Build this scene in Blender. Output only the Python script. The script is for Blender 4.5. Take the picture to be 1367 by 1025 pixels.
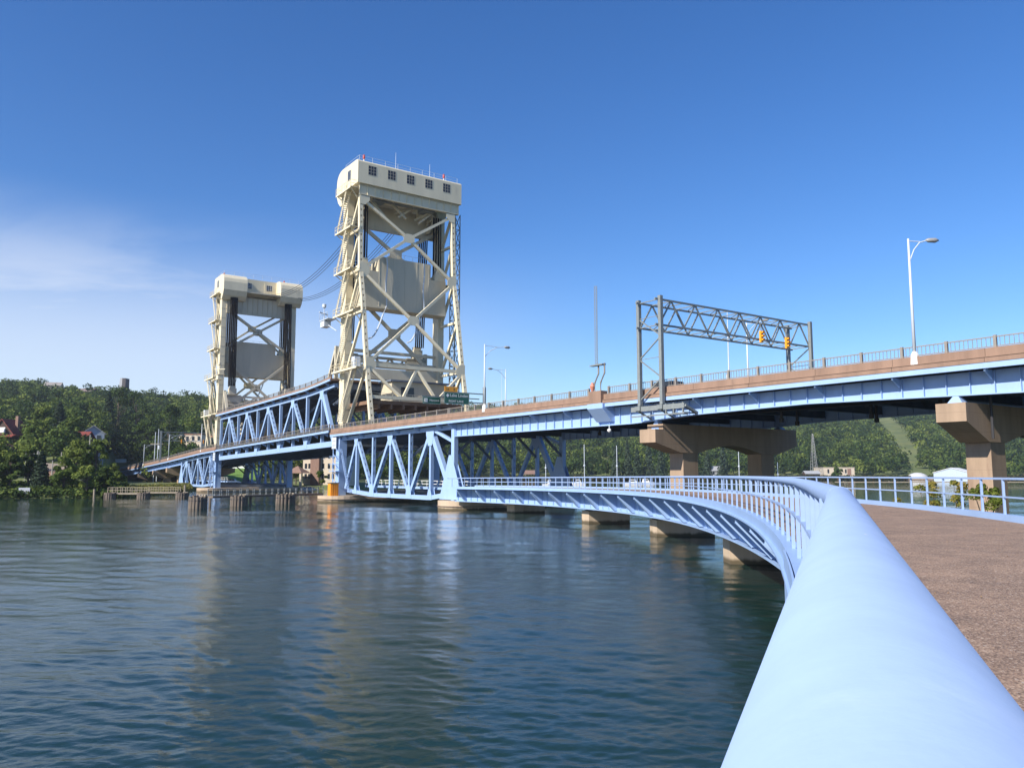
import bpy, math, random
import numpy as np
from mathutils import Vector, Matrix
random.seed(7); rng = np.random.default_rng(11)
for o in list(bpy.data.objects): bpy.data.objects.remove(o)
C = bpy.context.scene.collection
SC = bpy.context.scene
R = math.radians

# ------------------------------------------------------------------ camera
EYE = 4.7
cam = bpy.data.cameras.new('camera'); camo = bpy.data.objects.new('camera', cam); C.objects.link(camo)
cam.sensor_width = 36; cam.lens = 1063 / 1367 * 36; cam.clip_start = 0.01; cam.clip_end = 9000
camo.location = (0, 0, EYE); camo.rotation_euler = (R(90) + math.atan(118.5 / 1063), 0, 0)
SC.camera = camo
SC.render.resolution_x = 1024; SC.render.resolution_y = 767

# ------------------------------------------------------------------ light
SUN_AZ = Vector((-0.745, -0.667)).normalized(); SUN_EL = R(34)     # where the sun stands, behind the camera's left shoulder
SUN_DIR = Vector((SUN_AZ.x * math.cos(SUN_EL), SUN_AZ.y * math.cos(SUN_EL), math.sin(SUN_EL)))
sl = bpy.data.lights.new('sun', 'SUN'); sl.energy = 5.0; sl.angle = R(0.53); sl.color = (1.0, 0.93, 0.82)
so = bpy.data.objects.new('sun', sl); C.objects.link(so); so.location = (-60, -60, 120)
so.rotation_euler = SUN_DIR.to_track_quat('Z', 'Y').to_euler()
world = bpy.data.worlds.new('World'); SC.world = world; world.use_nodes = True
wn = world.node_tree; wn.nodes.clear()
def N(nt, t, **k):
    n = nt.nodes.new(t)
    for a, b in k.items():
        if a.startswith('i_'): n.inputs[a[2:]].default_value = b
        else: setattr(n, a, b)
    return n
sky = N(wn, 'ShaderNodeTexSky', sky_type='NISHITA', sun_disc=False, sun_elevation=SUN_EL,
        sun_rotation=math.atan2(SUN_AZ.x, SUN_AZ.y), altitude=100, air_density=0.95, dust_density=0.0, ozone_density=4.0)
bg = N(wn, 'ShaderNodeBackground'); bg.inputs['Strength'].default_value = 0.115
wo = N(wn, 'ShaderNodeOutputWorld')
# thin high cloud, placed by direction in the sky
tc = N(wn, 'ShaderNodeTexCoord'); L = wn.links.new
sp = N(wn, 'ShaderNodeSeparateXYZ'); L(tc.outputs['Generated'], sp.inputs[0])
def M(nt, op, a, b=None, c=None, clamp=False):
    n = nt.nodes.new('ShaderNodeMath'); n.operation = op; n.use_clamp = clamp
    for i, v in enumerate((a, b, c)):
        if v is None: continue
        if isinstance(v, (int, float)): n.inputs[i].default_value = v
        else: nt.links.new(v, n.inputs[i])
    return n.outputs[0]
def mapr(nt, v, a, b, c=0.0, d=1.0, smooth=True):
    n = nt.nodes.new('ShaderNodeMapRange'); n.clamp = True
    if smooth: n.interpolation_type = 'SMOOTHSTEP'
    nt.links.new(v, n.inputs[0])
    for i, x in enumerate((a, b, c, d)): n.inputs[i + 1].default_value = x
    return n.outputs[0]
# project direction on a cloud layer plane
zc = M(wn, 'MAXIMUM', sp.outputs[2], 0.03)
cv = N(wn, 'ShaderNodeCombineXYZ')
L(M(wn, 'DIVIDE', sp.outputs[0], M(wn, 'ADD', zc, 0.12)), cv.inputs[0]); L(M(wn, 'DIVIDE', sp.outputs[1], M(wn, 'ADD', zc, 0.12)), cv.inputs[1])
mp = N(wn, 'ShaderNodeMapping'); L(cv.outputs[0], mp.inputs[0]); mp.inputs['Rotation'].default_value = (0, 0, R(35)); mp.inputs['Scale'].default_value = (0.55, 0.9, 1)
n1 = N(wn, 'ShaderNodeTexNoise', i_Scale=1.3, i_Detail=9.0, i_Roughness=0.6, i_Distortion=0.7); L(mp.outputs[0], n1.inputs['Vector'])
n2 = N(wn, 'ShaderNodeTexNoise', i_Scale=0.5, i_Detail=3.0, i_Roughness=0.5); L(mp.outputs[0], n2.inputs['Vector'])
az = M(wn, 'DIVIDE', sp.outputs[0], M(wn, 'MAXIMUM', sp.outputs[1], 0.05))            # tan of azimuth
low = mapr(wn, sp.outputs[2], 0.32, 0.17)                                        # more cloud low down
left = mapr(wn, az, -0.05, -0.58)                                                     # more cloud to the left
dens = M(wn, 'MULTIPLY', M(wn, 'MULTIPLY', low, left), mapr(wn, M(wn, 'ADD', n1.outputs[0], M(wn, 'MULTIPLY', n2.outputs[0], 0.5)), 0.56, 1.0))
haz = M(wn, 'MULTIPLY', mapr(wn, sp.outputs[2], 0.16, 0.0), 0.16)
haz = M(wn, 'MAXIMUM', haz, M(wn, 'MULTIPLY', M(wn, 'MULTIPLY', mapr(wn, sp.outputs[2], 0.30, 0.12), mapr(wn, az, 0.20, -0.45)), 0.52))
dens = M(wn, 'MAXIMUM', M(wn, 'MULTIPLY', dens, 0.62), haz)
hs = N(wn, 'ShaderNodeHueSaturation'); hs.inputs['Saturation'].default_value = 1.24; hs.inputs['Hue'].default_value = 0.509; L(sky.outputs[0], hs.inputs['Color'])
mx = N(wn, 'ShaderNodeMix', data_type='RGBA'); L(dens, mx.inputs[0]); L(hs.outputs[0], mx.inputs[6]); mx.inputs[7].default_value = (5.8, 6.05, 6.5, 1)
L(mx.outputs[2], bg.inputs['Color']); L(bg.outputs[0], wo.inputs['Surface'])
SC.view_settings.view_transform = 'Standard'; SC.view_settings.look = 'None'; SC.view_settings.gamma = 1; SC.view_settings.exposure = 0.55
SC.render.engine = 'CYCLES'; SC.cycles.max_bounces = 6; SC.cycles.transparent_max_bounces = 8

# ------------------------------------------------------------------ materials
def mat(name, col, rough=0.6, var=0.12, vscale=1.5, bump=0.0, bscale=20, stain=None, metal=0.0, streak=False, spec=0.5, stain_lo=0.55, stain_hi=0.75, wet=False, rust=False, chips=False):
    m = bpy.data.materials.new(name); m.use_nodes = True; nt = m.node_tree; b = nt.nodes['Principled BSDF']; l = nt.links.new
    b.inputs['Roughness'].default_value = rough; b.inputs['Metallic'].default_value = metal; b.inputs['Specular IOR Level'].default_value = spec
    t = N(nt, 'ShaderNodeTexCoord'); geo = N(nt, 'ShaderNodeNewGeometry')
    mpn = N(nt, 'ShaderNodeMapping'); l(geo.outputs['Position'], mpn.inputs[0])
    if streak: mpn.inputs['Scale'].default_value = (1, 1, 0.15)
    n = N(nt, 'ShaderNodeTexNoise', i_Scale=vscale, i_Detail=8.0, i_Roughness=0.65); l(mpn.outputs[0], n.inputs['Vector'])
    cr = N(nt, 'ShaderNodeValToRGB'); l(n.outputs[0], cr.inputs[0])
    c0 = [max(0, c * (1 - var)) for c in col]; c1 = [min(1, c * (1 + var)) for c in col]
    cr.color_ramp.elements[0].position = 0.3; cr.color_ramp.elements[1].position = 0.7
    cr.color_ramp.elements[0].color = (*c0, 1); cr.color_ramp.elements[1].color = (*c1, 1)
    out = cr.outputs[0]
    if stain:
        n3 = N(nt, 'ShaderNodeTexNoise', i_Scale=vscale * 0.6, i_Detail=10.0, i_Roughness=0.7, i_Distortion=0.4); l(mpn.outputs[0], n3.inputs['Vector'])
        mm = N(nt, 'ShaderNodeMix', data_type='RGBA'); l(mapr(nt, n3.outputs[0], stain_lo, stain_hi), mm.inputs[0]); l(out, mm.inputs[6]); mm.inputs[7].default_value = (*stain, 1)
        out = mm.outputs[2]
    def over(mask, c):
        nonlocal out
        q = N(nt, 'ShaderNodeMix', data_type='RGBA'); l(mask, q.inputs[0]); l(out, q.inputs[6]); q.inputs[7].default_value = (*c, 1); out = q.outputs[2]
    if wet:                                    # dark waterline band, ragged along its top
        sz = N(nt, 'ShaderNodeSeparateXYZ'); l(geo.outputs['Position'], sz.inputs[0]); over(mapr(nt, M(nt, 'ADD', sz.outputs[2], M(nt, 'MULTIPLY', n.outputs[0], 0.5)), 0.62, 0.38), (0.11, 0.085, 0.05))
    if wet:                                    # formwork joints and lift lines
        ln_ = M(nt, 'LESS_THAN', M(nt, 'FRACT', M(nt, 'MULTIPLY', sz.outputs[2], 0.82)), 0.022); over(M(nt, 'MULTIPLY', ln_, 0.35), (0.14, 0.10, 0.07))
    if rust:
        nr = N(nt, 'ShaderNodeTexNoise', i_Scale=2.3, i_Detail=12.0, i_Roughness=0.78); l(mpn.outputs[0], nr.inputs['Vector']); over(M(nt, 'MULTIPLY', mapr(nt, nr.outputs[0], 0.63, 0.72), 0.55), (0.23, 0.14, 0.09))
    if chips:
        vc = N(nt, 'ShaderNodeTexVoronoi', i_Scale=21.0); l(geo.outputs['Position'], vc.inputs['Vector']); sc_ = N(nt, 'ShaderNodeSeparateColor'); l(vc.outputs['Color'], sc_.inputs[0])
        over(M(nt, 'MULTIPLY', M(nt, 'LESS_THAN', vc.outputs['Distance'], 0.045), M(nt, 'GREATER_THAN', sc_.outputs[0], 0.72)), (0.50, 0.50, 0.47))
    l(out, b.inputs['Base Color'])
    if bump:
        nb = N(nt, 'ShaderNodeTexNoise', i_Scale=bscale, i_Detail=6.0); l(geo.outputs['Position'], nb.inputs['Vector'])
        bp = N(nt, 'ShaderNodeBump'); bp.inputs['Strength'].default_value = bump; bp.inputs['Distance'].default_value = 0.02; l(nb.outputs[0], bp.inputs['Height']); l(bp.outputs[0], b.inputs['Normal'])
    return m
BLUE = mat('blue_paint', (0.31, 0.45, 0.70), 0.45, 0.06, 0.9, 0.0, stain=(0.20, 0.27, 0.42), streak=True, stain_lo=0.60, stain_hi=0.85, rust=True)
RAILBLUE = mat('blue_rail_paint', (0.29, 0.40, 0.62), 0.75, 0.05, 11.0, 0.03, 90, chips=True, spec=0.3, stain=(0.32, 0.43, 0.655))
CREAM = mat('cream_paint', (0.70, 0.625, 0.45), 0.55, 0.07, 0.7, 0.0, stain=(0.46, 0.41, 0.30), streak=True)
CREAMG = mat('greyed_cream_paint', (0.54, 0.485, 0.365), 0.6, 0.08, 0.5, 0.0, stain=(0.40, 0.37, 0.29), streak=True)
STEEL = mat('weathered_steel', (0.20, 0.22, 0.22), 0.5, 0.15, 4.0)
GALV = mat('galvanised_pole', (0.55, 0.60, 0.66), 0.45, 0.05, 4.0)
LAMPM = mat('lamp_metal', (0.30, 0.30, 0.30), 0.5)
PARA = mat('brown_parapet_concrete', (0.265, 0.17, 0.122), 0.85, 0.22, 0.8, 0.2, 8, stain=(0.15, 0.10, 0.075), streak=True)
RAILG = mat('weathered_rail_metal', (0.24, 0.215, 0.19), 0.6, 0.12, 3.0)
CONC = mat('tan_concrete', (0.34, 0.245, 0.17), 0.9, 0.18, 0.9, 0.3, 10, stain=(0.24, 0.165, 0.115), streak=True, wet=True)
CONCL = mat('pale_tan_concrete', (0.50, 0.39, 0.28), 0.9, 0.14, 1.2, 0.3, 10, stain=(0.32, 0.24, 0.17), streak=True, wet=True)
CONC2 = CONCL
ROAD = mat('asphalt', (0.07, 0.07, 0.07), 0.9)
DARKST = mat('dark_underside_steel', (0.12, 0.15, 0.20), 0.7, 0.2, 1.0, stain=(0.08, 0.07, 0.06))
TIMBER = mat('weathered_timber', (0.15, 0.12, 0.095), 0.9, 0.35, 2.5, 0.5, 12, streak=True)
PALETIM = mat('pale_timber', (0.30, 0.255, 0.19), 0.9, 0.2, 2.0)
DARK = mat('dark_metal', (0.035, 0.035, 0.04), 0.6)
WHITE = mat('white_paint', (0.78, 0.78, 0.76), 0.5, 0.04)
ORANGE = mat('orange_panel', (0.85, 0.30, 0.02), 0.5, 0.06)
YEL = mat('yellow_signal', (0.82, 0.34, 0.02), 0.4, 0.04)
GREENS = mat('green_sign_sheet', (0.01, 0.10, 0.065), 0.4, 0.05)
REDP = mat('red_paint', (0.45, 0.04, 0.02), 0.5)
GLASS = mat('dark_glazing', (0.02, 0.025, 0.035), 0.12, 0.1)
ROPE = mat('greased_wire_rope', (0.016, 0.014, 0.013), 0.85, spec=0.1)
REDROOF = mat('red_roof', (0.21, 0.045, 0.03), 0.8, 0.2, 1.0)
BRICK = mat('brown_brick', (0.24, 0.15, 0.115), 0.9, 0.12, 2.0)
STUCCO = mat('cream_stucco', (0.55, 0.47, 0.37), 0.9, 0.06)
GREYW = mat('grey_siding', (0.34, 0.35, 0.36), 0.8)
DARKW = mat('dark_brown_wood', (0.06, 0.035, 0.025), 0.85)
BARK = mat('bark', (0.10, 0.08, 0.06), 0.95, 0.3, 4)
PALEBARK = mat('pale_bark', (0.32, 0.30, 0.26), 0.95, 0.3, 4)
BODY = mat('car_paint_white', (0.75, 0.76, 0.78), 0.25, 0.02)
BODYD = mat('car_paint_dark', (0.03, 0.035, 0.045), 0.25, 0.02)
TYRE = mat('tyre_rubber', (0.02, 0.02, 0.02), 0.8)
GRASSM = mat('grass', (0.10, 0.135, 0.03), 0.95, 0.35, 0.4, 0.4, 4, stain=(0.20, 0.16, 0.07))

def path_mat():
    m = bpy.data.materials.new('brown_gravel_asphalt'); m.use_nodes = True; nt = m.node_tree; b = nt.nodes['Principled BSDF']; l = nt.links.new
    g = N(nt, 'ShaderNodeNewGeometry'); b.inputs['Roughness'].default_value = 0.93
    v = N(nt, 'ShaderNodeTexVoronoi', i_Scale=62.0); l(g.outputs['Position'], v.inputs['Vector'])
    cr = N(nt, 'ShaderNodeValToRGB'); l(v.outputs['Color'], cr.inputs[0]); e = cr.color_ramp.elements
    e[0].position = 0.05; e[0].color = (0.13, 0.088, 0.062, 1); e[1].position = 0.95; e[1].color = (0.56, 0.45, 0.36, 1)
    q = e.new(0.5); q.color = (0.30, 0.205, 0.145, 1); q2 = e.new(0.82); q2.color = (0.40, 0.29, 0.21, 1)
    n = N(nt, 'ShaderNodeTexNoise', i_Scale=1.6, i_Detail=6.0, i_Roughness=0.7); l(g.outputs['Position'], n.inputs['Vector'])
    mm = N(nt, 'ShaderNodeMix', data_type='RGBA', blend_type='MULTIPLY'); mm.inputs[0].default_value = 1; l(cr.outputs[0], mm.inputs[6])
    c2 = N(nt, 'ShaderNodeValToRGB'); l(n.outputs[0], c2.inputs[0]); c2.color_ramp.elements[0].position = 0.35; c2.color_ramp.elements[1].position = 0.7
    c2.color_ramp.elements[0].color = (0.72, 0.70, 0.70, 1); c2.color_ramp.elements[1].color = (1.15, 1.1, 1.05, 1); l(c2.outputs[0], mm.inputs[7])
    # pale chips
    v2 = N(nt, 'ShaderNodeTexVoronoi', i_Scale=17.0); l(g.outputs['Position'], v2.inputs['Vector'])
    sx = N(nt, 'ShaderNodeSeparateColor'); l(v2.outputs['Color'], sx.inputs[0])
    chip = M(nt, 'MULTIPLY', M(nt, 'LESS_THAN', v2.outputs['Distance'], 0.22), M(nt, 'GREATER_THAN', sx.outputs[0], 0.80))
    m3 = N(nt, 'ShaderNodeMix', data_type='RGBA'); l(chip, m3.inputs[0]); l(mm.outputs[2], m3.inputs[6]); m3.inputs[7].default_value = (0.42, 0.34, 0.28, 1)
    l(m3.outputs[2], b.inputs['Base Color'])
    bp = N(nt, 'ShaderNodeBump'); bp.inputs['Strength'].default_value = 0.9; bp.inputs['Distance'].default_value = 0.008; l(v.outputs['Distance'], bp.inputs['Height']); l(bp.outputs[0], b.inputs['Normal'])
    return m
PATH = path_mat()

def water_mat():
    m = bpy.data.materials.new('lake_water'); m.use_nodes = True; nt = m.node_tree; b = nt.nodes['Principled BSDF']; l = nt.links.new
    b.inputs['Base Color'].default_value = (0.011, 0.031, 0.026, 1); b.inputs['Roughness'].default_value = 0.035; b.inputs['IOR'].default_value = 1.33
    g = N(nt, 'ShaderNodeNewGeometry')
    def nz(sc, rot, det, stretch):
        mp = N(nt, 'ShaderNodeMapping'); l(g.outputs['Position'], mp.inputs[0]); mp.inputs['Rotation'].default_value = (0, 0, R(rot)); mp.inputs['Scale'].default_value = (stretch, 1, 1)
        n = N(nt, 'ShaderNodeTexNoise', i_Scale=sc, i_Detail=det, i_Roughness=0.62, i_Distortion=0.35); l(mp.outputs[0], n.inputs['Vector']); return n.outputs[0]
    h = M(nt, 'ADD', M(nt, 'MULTIPLY', nz(2.6, 12, 6, 0.7), 0.45), M(nt, 'MULTIPLY', nz(9.0, 40, 4, 0.8), 0.10))
    bp = N(nt, 'ShaderNodeBump'); bp.inputs['Strength'].default_value = 1.0; bp.inputs['Distance'].default_value = 0.035; l(h, bp.inputs['Height']); l(bp.outputs[0], b.inputs['Normal'])
    return m
WATER = water_mat()

def leaf_mat(name, dark=(0.024, 0.046, 0.012), mid=(0.062, 0.102, 0.020), light=(0.165, 0.205, 0.040)):
    m = bpy.data.materials.new(name); m.use_nodes = True; nt = m.node_tree; b = nt.nodes['Principled BSDF']; l = nt.links.new
    b.inputs['Roughness'].default_value = 0.75; b.inputs['Specular IOR Level'].default_value = 0.15
    a = N(nt, 'ShaderNodeAttribute', attribute_name='tint'); cr = N(nt, 'ShaderNodeValToRGB'); l(a.outputs['Fac'], cr.inputs[0]); e = cr.color_ramp.elements
    e[0].color = (*dark, 1); e[1].color = (*light, 1); q = e.new(0.5); q.color = (*mid, 1)
    l(cr.outputs[0], b.inputs['Base Color'])
    tr = N(nt, 'ShaderNodeBsdfTranslucent'); l(cr.outputs[0], tr.inputs[0]); ms = N(nt, 'ShaderNodeMixShader'); ms.inputs[0].default_value = 0.22
    l(b.outputs[0], ms.inputs[1]); l(tr.outputs[0], ms.inputs[2]); l(ms.outputs[0], nt.nodes['Material Output'].inputs[0])
    return m
LEAF = leaf_mat('leaves')
LEAFB = leaf_mat('bright_leaves', (0.045, 0.08, 0.014), (0.11, 0.16, 0.028), (0.20, 0.24, 0.05))
SPRUCE = leaf_mat('spruce_needles', (0.022, 0.040, 0.020), (0.040, 0.066, 0.036), (0.07, 0.10, 0.06))
SHRUB = leaf_mat('shrub_leaves', (0.07, 0.10, 0.015), (0.14, 0.17, 0.03), (0.26, 0.20, 0.05))

# ------------------------------------------------------------------ helpers
A = R(34.9); X0 = 63.4
def P(s, w, z):                                 # bridge frame: s metres along the bridge, w across it, z up
    return Vector((X0 - s * math.sin(A) + w * math.cos(A), s * math.cos(A) + w * math.sin(A), z))
UV = Vector((-math.sin(A), math.cos(A), 0)); WV = Vector((math.cos(A), math.sin(A), 0)); ZV = Vector((0, 0, 1))
def fromxy(px, Y, z=0.0):                        # a spot on the ground at depth Y seen at azimuth px
    return Vector(((px - 683.5) / 1056.5 * Y, Y, z))

def props(o, label=None, cat=None, group=None, kind=None):
    if label: o['label'] = label
    if cat: o['category'] = cat
    if group: o['group'] = group
    if kind: o['kind'] = kind
    return o
def thing(name, label, cat, loc=(0, 0, 0), rz=0, group=None):
    o = bpy.data.objects.new(name, None); C.objects.link(o); o.location = loc; o.rotation_euler = (0, 0, rz); o.empty_display_size = 0.5
    return props(o, label, cat, group)
def offs(o):
    v = Vector((0, 0, 0))
    while o is not None: v = v + Vector(o.location); o = o.parent
    return v
def dup(o, parent=None, loc=None, rz=None, label=None, group=None):
    c = o.copy(); C.objects.link(c); c.parent = parent
    if loc is not None: c.location = loc
    if rz is not None: c.rotation_euler = (0, 0, rz)
    if label: c['label'] = label
    if group: c['group'] = group
    for ch in list(o.children): dup(ch, c)
    return c

class MB:
    def __init__(s): s.v = []; s.f = []
    def add(s, vs, fs):
        b = len(s.v); s.v += [tuple(v) for v in vs]; s.f += [tuple(i + b for i in f) for f in fs]; return s
    def hexa(s, c): return s.add(c, [(0, 3, 2, 1), (4, 5, 6, 7), (0, 1, 5, 4), (1, 2, 6, 5), (2, 3, 7, 6), (3, 0, 4, 7)])
    def box(s, x0, x1, y0, y1, z0, z1):
        return s.hexa([(x0, y0, z0), (x1, y0, z0), (x1, y1, z0), (x0, y1, z0), (x0, y0, z1), (x1, y0, z1), (x1, y1, z1), (x0, y1, z1)])
    def sw(s, s0, s1, w0, w1, z0, z1, F=P, z0b=None, z1b=None):      # box in the bridge frame; z0b/z1b at the s1 end
        z0b = z0 if z0b is None else z0b; z1b = z1 if z1b is None else z1b
        return s.hexa([F(s0, w0, z0), F(s1, w0, z0b), F(s1, w1, z0b), F(s0, w1, z0), F(s0, w0, z1), F(s1, w0, z1b), F(s1, w1, z1b), F(s0, w1, z1)])
    def bar(s, p, q, n, a, b):                   # beam p->q ; b thick along n, a wide across
        p, q, n = Vector(p), Vector(q), Vector(n); d = (q - p).normalized(); n = (n - d * n.dot(d)).normalized(); t = d.cross(n)
        c = [e + t * i * a / 2 + n * j * b / 2 for e in (p, q) for i, j in ((-1, -1), (1, -1), (1, 1), (-1, 1))]
        return s.hexa(c)
    def perf(s, p, q, n, a, b, gap=0.42, pitch=1.15, th=0.06):       # built-up member: two solid webs, batten plates with holes between
        p, q, n = Vector(p), Vector(q), Vector(n); d = (q - p); Ln = d.length; d.normalize(); n = (n - d * n.dot(d)).normalized(); t = d.cross(n)
        for j in (-1, 1): s.bar(p + n * j * (b / 2 - th / 2), q + n * j * (b / 2 - th / 2), n, a, th)
        k = max(1, int(Ln / pitch)); pt = Ln / k
        for i in (-1, 1):
            for e in range(k + 1):
                x0 = max(0, e * pt - (pt - gap) / 2); x1 = min(Ln, e * pt + (pt - gap) / 2)
                o = t * i * (a / 2 - th / 2)
                s.bar(p + d * x0 + o, p + d * x1 + o, n, th, b - 2 * th - 0.004)
            # narrow strips either side of each hole
            for j in (-1, 1):
                o = t * i * (a / 2 - th / 2 - 0.004) + n * j * (b / 2 - th - b * 0.13)
                s.bar(p + o, q + o, n, th, b * 0.2)
        return s
    def tube(s, pts, r, seg=8, cap=True):
        pts = [Vector(p) for p in pts]; m = len(pts); rs = r if isinstance(r, (list, tuple)) else [r] * m
        vs = []; fs = []
        for i, p in enumerate(pts):
            d = (pts[min(i + 1, m - 1)] - pts[max(i - 1, 0)]).normalized()
            u = d.cross(ZV) if abs(d.z) < 0.95 else d.cross(Vector((1, 0, 0))); u.normalize(); w = u.cross(d)
            for k in range(seg):
                a = 2 * math.pi * k / seg; vs.append(p + u * math.cos(a) * rs[i] + w * math.sin(a) * rs[i])
        for i in range(m - 1):
            for k in range(seg):
                k2 = (k + 1) % seg; fs.append((i * seg + k, i * seg + k2, (i + 1) * seg + k2, (i + 1) * seg + k))
        if cap: fs += [tuple(range(seg - 1, -1, -1)), tuple((m - 1) * seg + k for k in range(seg))]
        return s.add(vs, fs)
    def prism(s, poly, d):                       # polygon of 3-D points pushed along d
        n = len(poly); d = Vector(d); vs = [Vector(p) for p in poly] + [Vector(p) + d for p in poly]
        return s.add(vs, [tuple(range(n - 1, -1, -1)), tuple(range(n, 2 * n))] + [(i, (i + 1) % n, n + (i + 1) % n, n + i) for i in range(n)])
    def quad(s, a, b, c, d): return s.add([a, b, c, d], [(0, 1, 2, 3)])
    def build(s, name, m, parent=None, smooth=False):
        me = bpy.data.meshes.new(name); o = offs(parent) if parent is not None else Vector((0, 0, 0))
        me.from_pydata([(v[0] - o.x, v[1] - o.y, v[2] - o.z) for v in s.v], [], s.f); me.update()
        me.materials.append(m)
        if smooth: me.polygons.foreach_set('use_smooth', [True] * len(me.polygons))
        ob = bpy.data.objects.new(name, me); C.objects.link(ob); ob.parent = parent
        return ob

def text_mesh(body, size, origin, ux, uz, m, parent, name='lettering'):
    cu = bpy.data.curves.new(name, 'FONT'); cu.body = body; cu.size = size; cu.align_x = 'CENTER'; cu.align_y = 'CENTER'; cu.extrude = 0.004
    t = bpy.data.objects.new(name, cu); C.objects.link(t); dg = bpy.context.evaluated_depsgraph_get()
    me = bpy.data.meshes.new_from_object(t.evaluated_get(dg)); bpy.data.objects.remove(t)
    ob = bpy.data.objects.new(name, me); C.objects.link(ob); me.materials.clear(); me.materials.append(m)
    ux = Vector(ux).normalized(); uz = Vector(uz).normalized(); un = ux.cross(uz)
    o = Vector(origin) - (offs(parent) if parent is not None else Vector((0, 0, 0)))
    for v in me.vertices: v.co = o + ux * v.co.x + uz * v.co.y + un * v.co.z
    ob.parent = parent
    return ob

# ------------------------------------------------------------------ terrain, water
def interp(x, xs, ys): return float(np.interp(x, xs, ys))
SHX = [-900, -300, 0, 120, 165, 195, 230, 290, 330, 400, 450, 520, 590, 640, 720, 1367, 2200]
SHY = [150, 149, 149, 151, 156, 166, 180, 235, 238, 236, 233, 262, 380, 470, 500, 520, 520]
CRX = [-900, -300, 0, 60, 110, 200, 280, 330, 450, 560, 650, 720, 900, 1050, 1200, 1367, 2200]
CRY = [509, 509, 513, 515, 518, 526, 533, 540, 540, 543, 550, 546, 550, 545, 540, 545, 545]
CRD = [600, 600, 600, 600, 600, 600, 610, 620, 720, 850, 1000, 1100, 1150, 1150, 1150, 1150, 1150]
def ground_z(px, Y):
    ys = interp(px, SHX, SHY); cd = interp(px, CRX, CRD); cy = interp(px, CRX, CRY)
    zc = EYE + (631 - cy) / 1063 * cd - 7
    if Y < ys: return max(-4.0, (Y - ys) * 0.25 + 0.15)
    flat = interp(px, [-900, 110, 140, 165, 213, 262, 299, 300, 599, 600], [32, 32, 60, 150, 110, 40, 32, 110, 110, 60])
    t = min(1.0, max(0.0, (Y - ys - flat) / (cd - ys - flat)))
    z = 0.3 + min(1.3, (Y - ys) * 0.09) + (zc - 1.5) * (t if t < 1 else 1)
    if Y > cd: z = zc + (Y - cd) * 0.01
    z += 1.6 * math.sin(px * 0.021 + Y * 0.013) * t + 1.2 * math.sin(Y * 0.04 + px * .05) * t
    return z
def terrain():
    px = np.arange(-900, 2240, 10.0); Ys = np.concatenate([[120], np.arange(140, 300, 4.0), np.arange(300, 700, 10), np.arange(700, 1300, 25), [1600, 2600, 5000]])
    vs = [tuple(fromxy(p, Y, ground_z(p, Y))) for Y in Ys for p in px]
    n = len(px); fs = [(j * n + i, j * n + i + 1, (j + 1) * n + i + 1, (j + 1) * n + i) for j in range(len(Ys) - 1) for i in range(n - 1)]
    m = bpy.data.materials.new('hillside_ground'); m.use_nodes = True; nt = m.node_tree; b = nt.nodes['Principled BSDF']; l = nt.links.new
    b.inputs['Roughness'].default_value = 1; g = N(nt, 'ShaderNodeNewGeometry')
    n1 = N(nt, 'ShaderNodeTexNoise', i_Scale=0.05, i_Detail=10.0, i_Roughness=0.7); l(g.outputs['Position'], n1.inputs['Vector'])
    cr = N(nt, 'ShaderNodeValToRGB'); l(n1.outputs[0], cr.inputs[0]); e = cr.color_ramp.elements
    e[0].position = 0.3; e[0].color = (0.07, 0.10, 0.03, 1); e[1].position = 0.7; e[1].color = (0.21, 0.21, 0.075, 1); q = e.new(0.5); q.color = (0.125, 0.155, 0.045, 1)
    l(cr.outputs[0], b.inputs['Base Color'])
    mb = MB().add(vs, fs); o = mb.build('hillside', m, smooth=True); props(o, kind='structure')
terrain()
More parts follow.
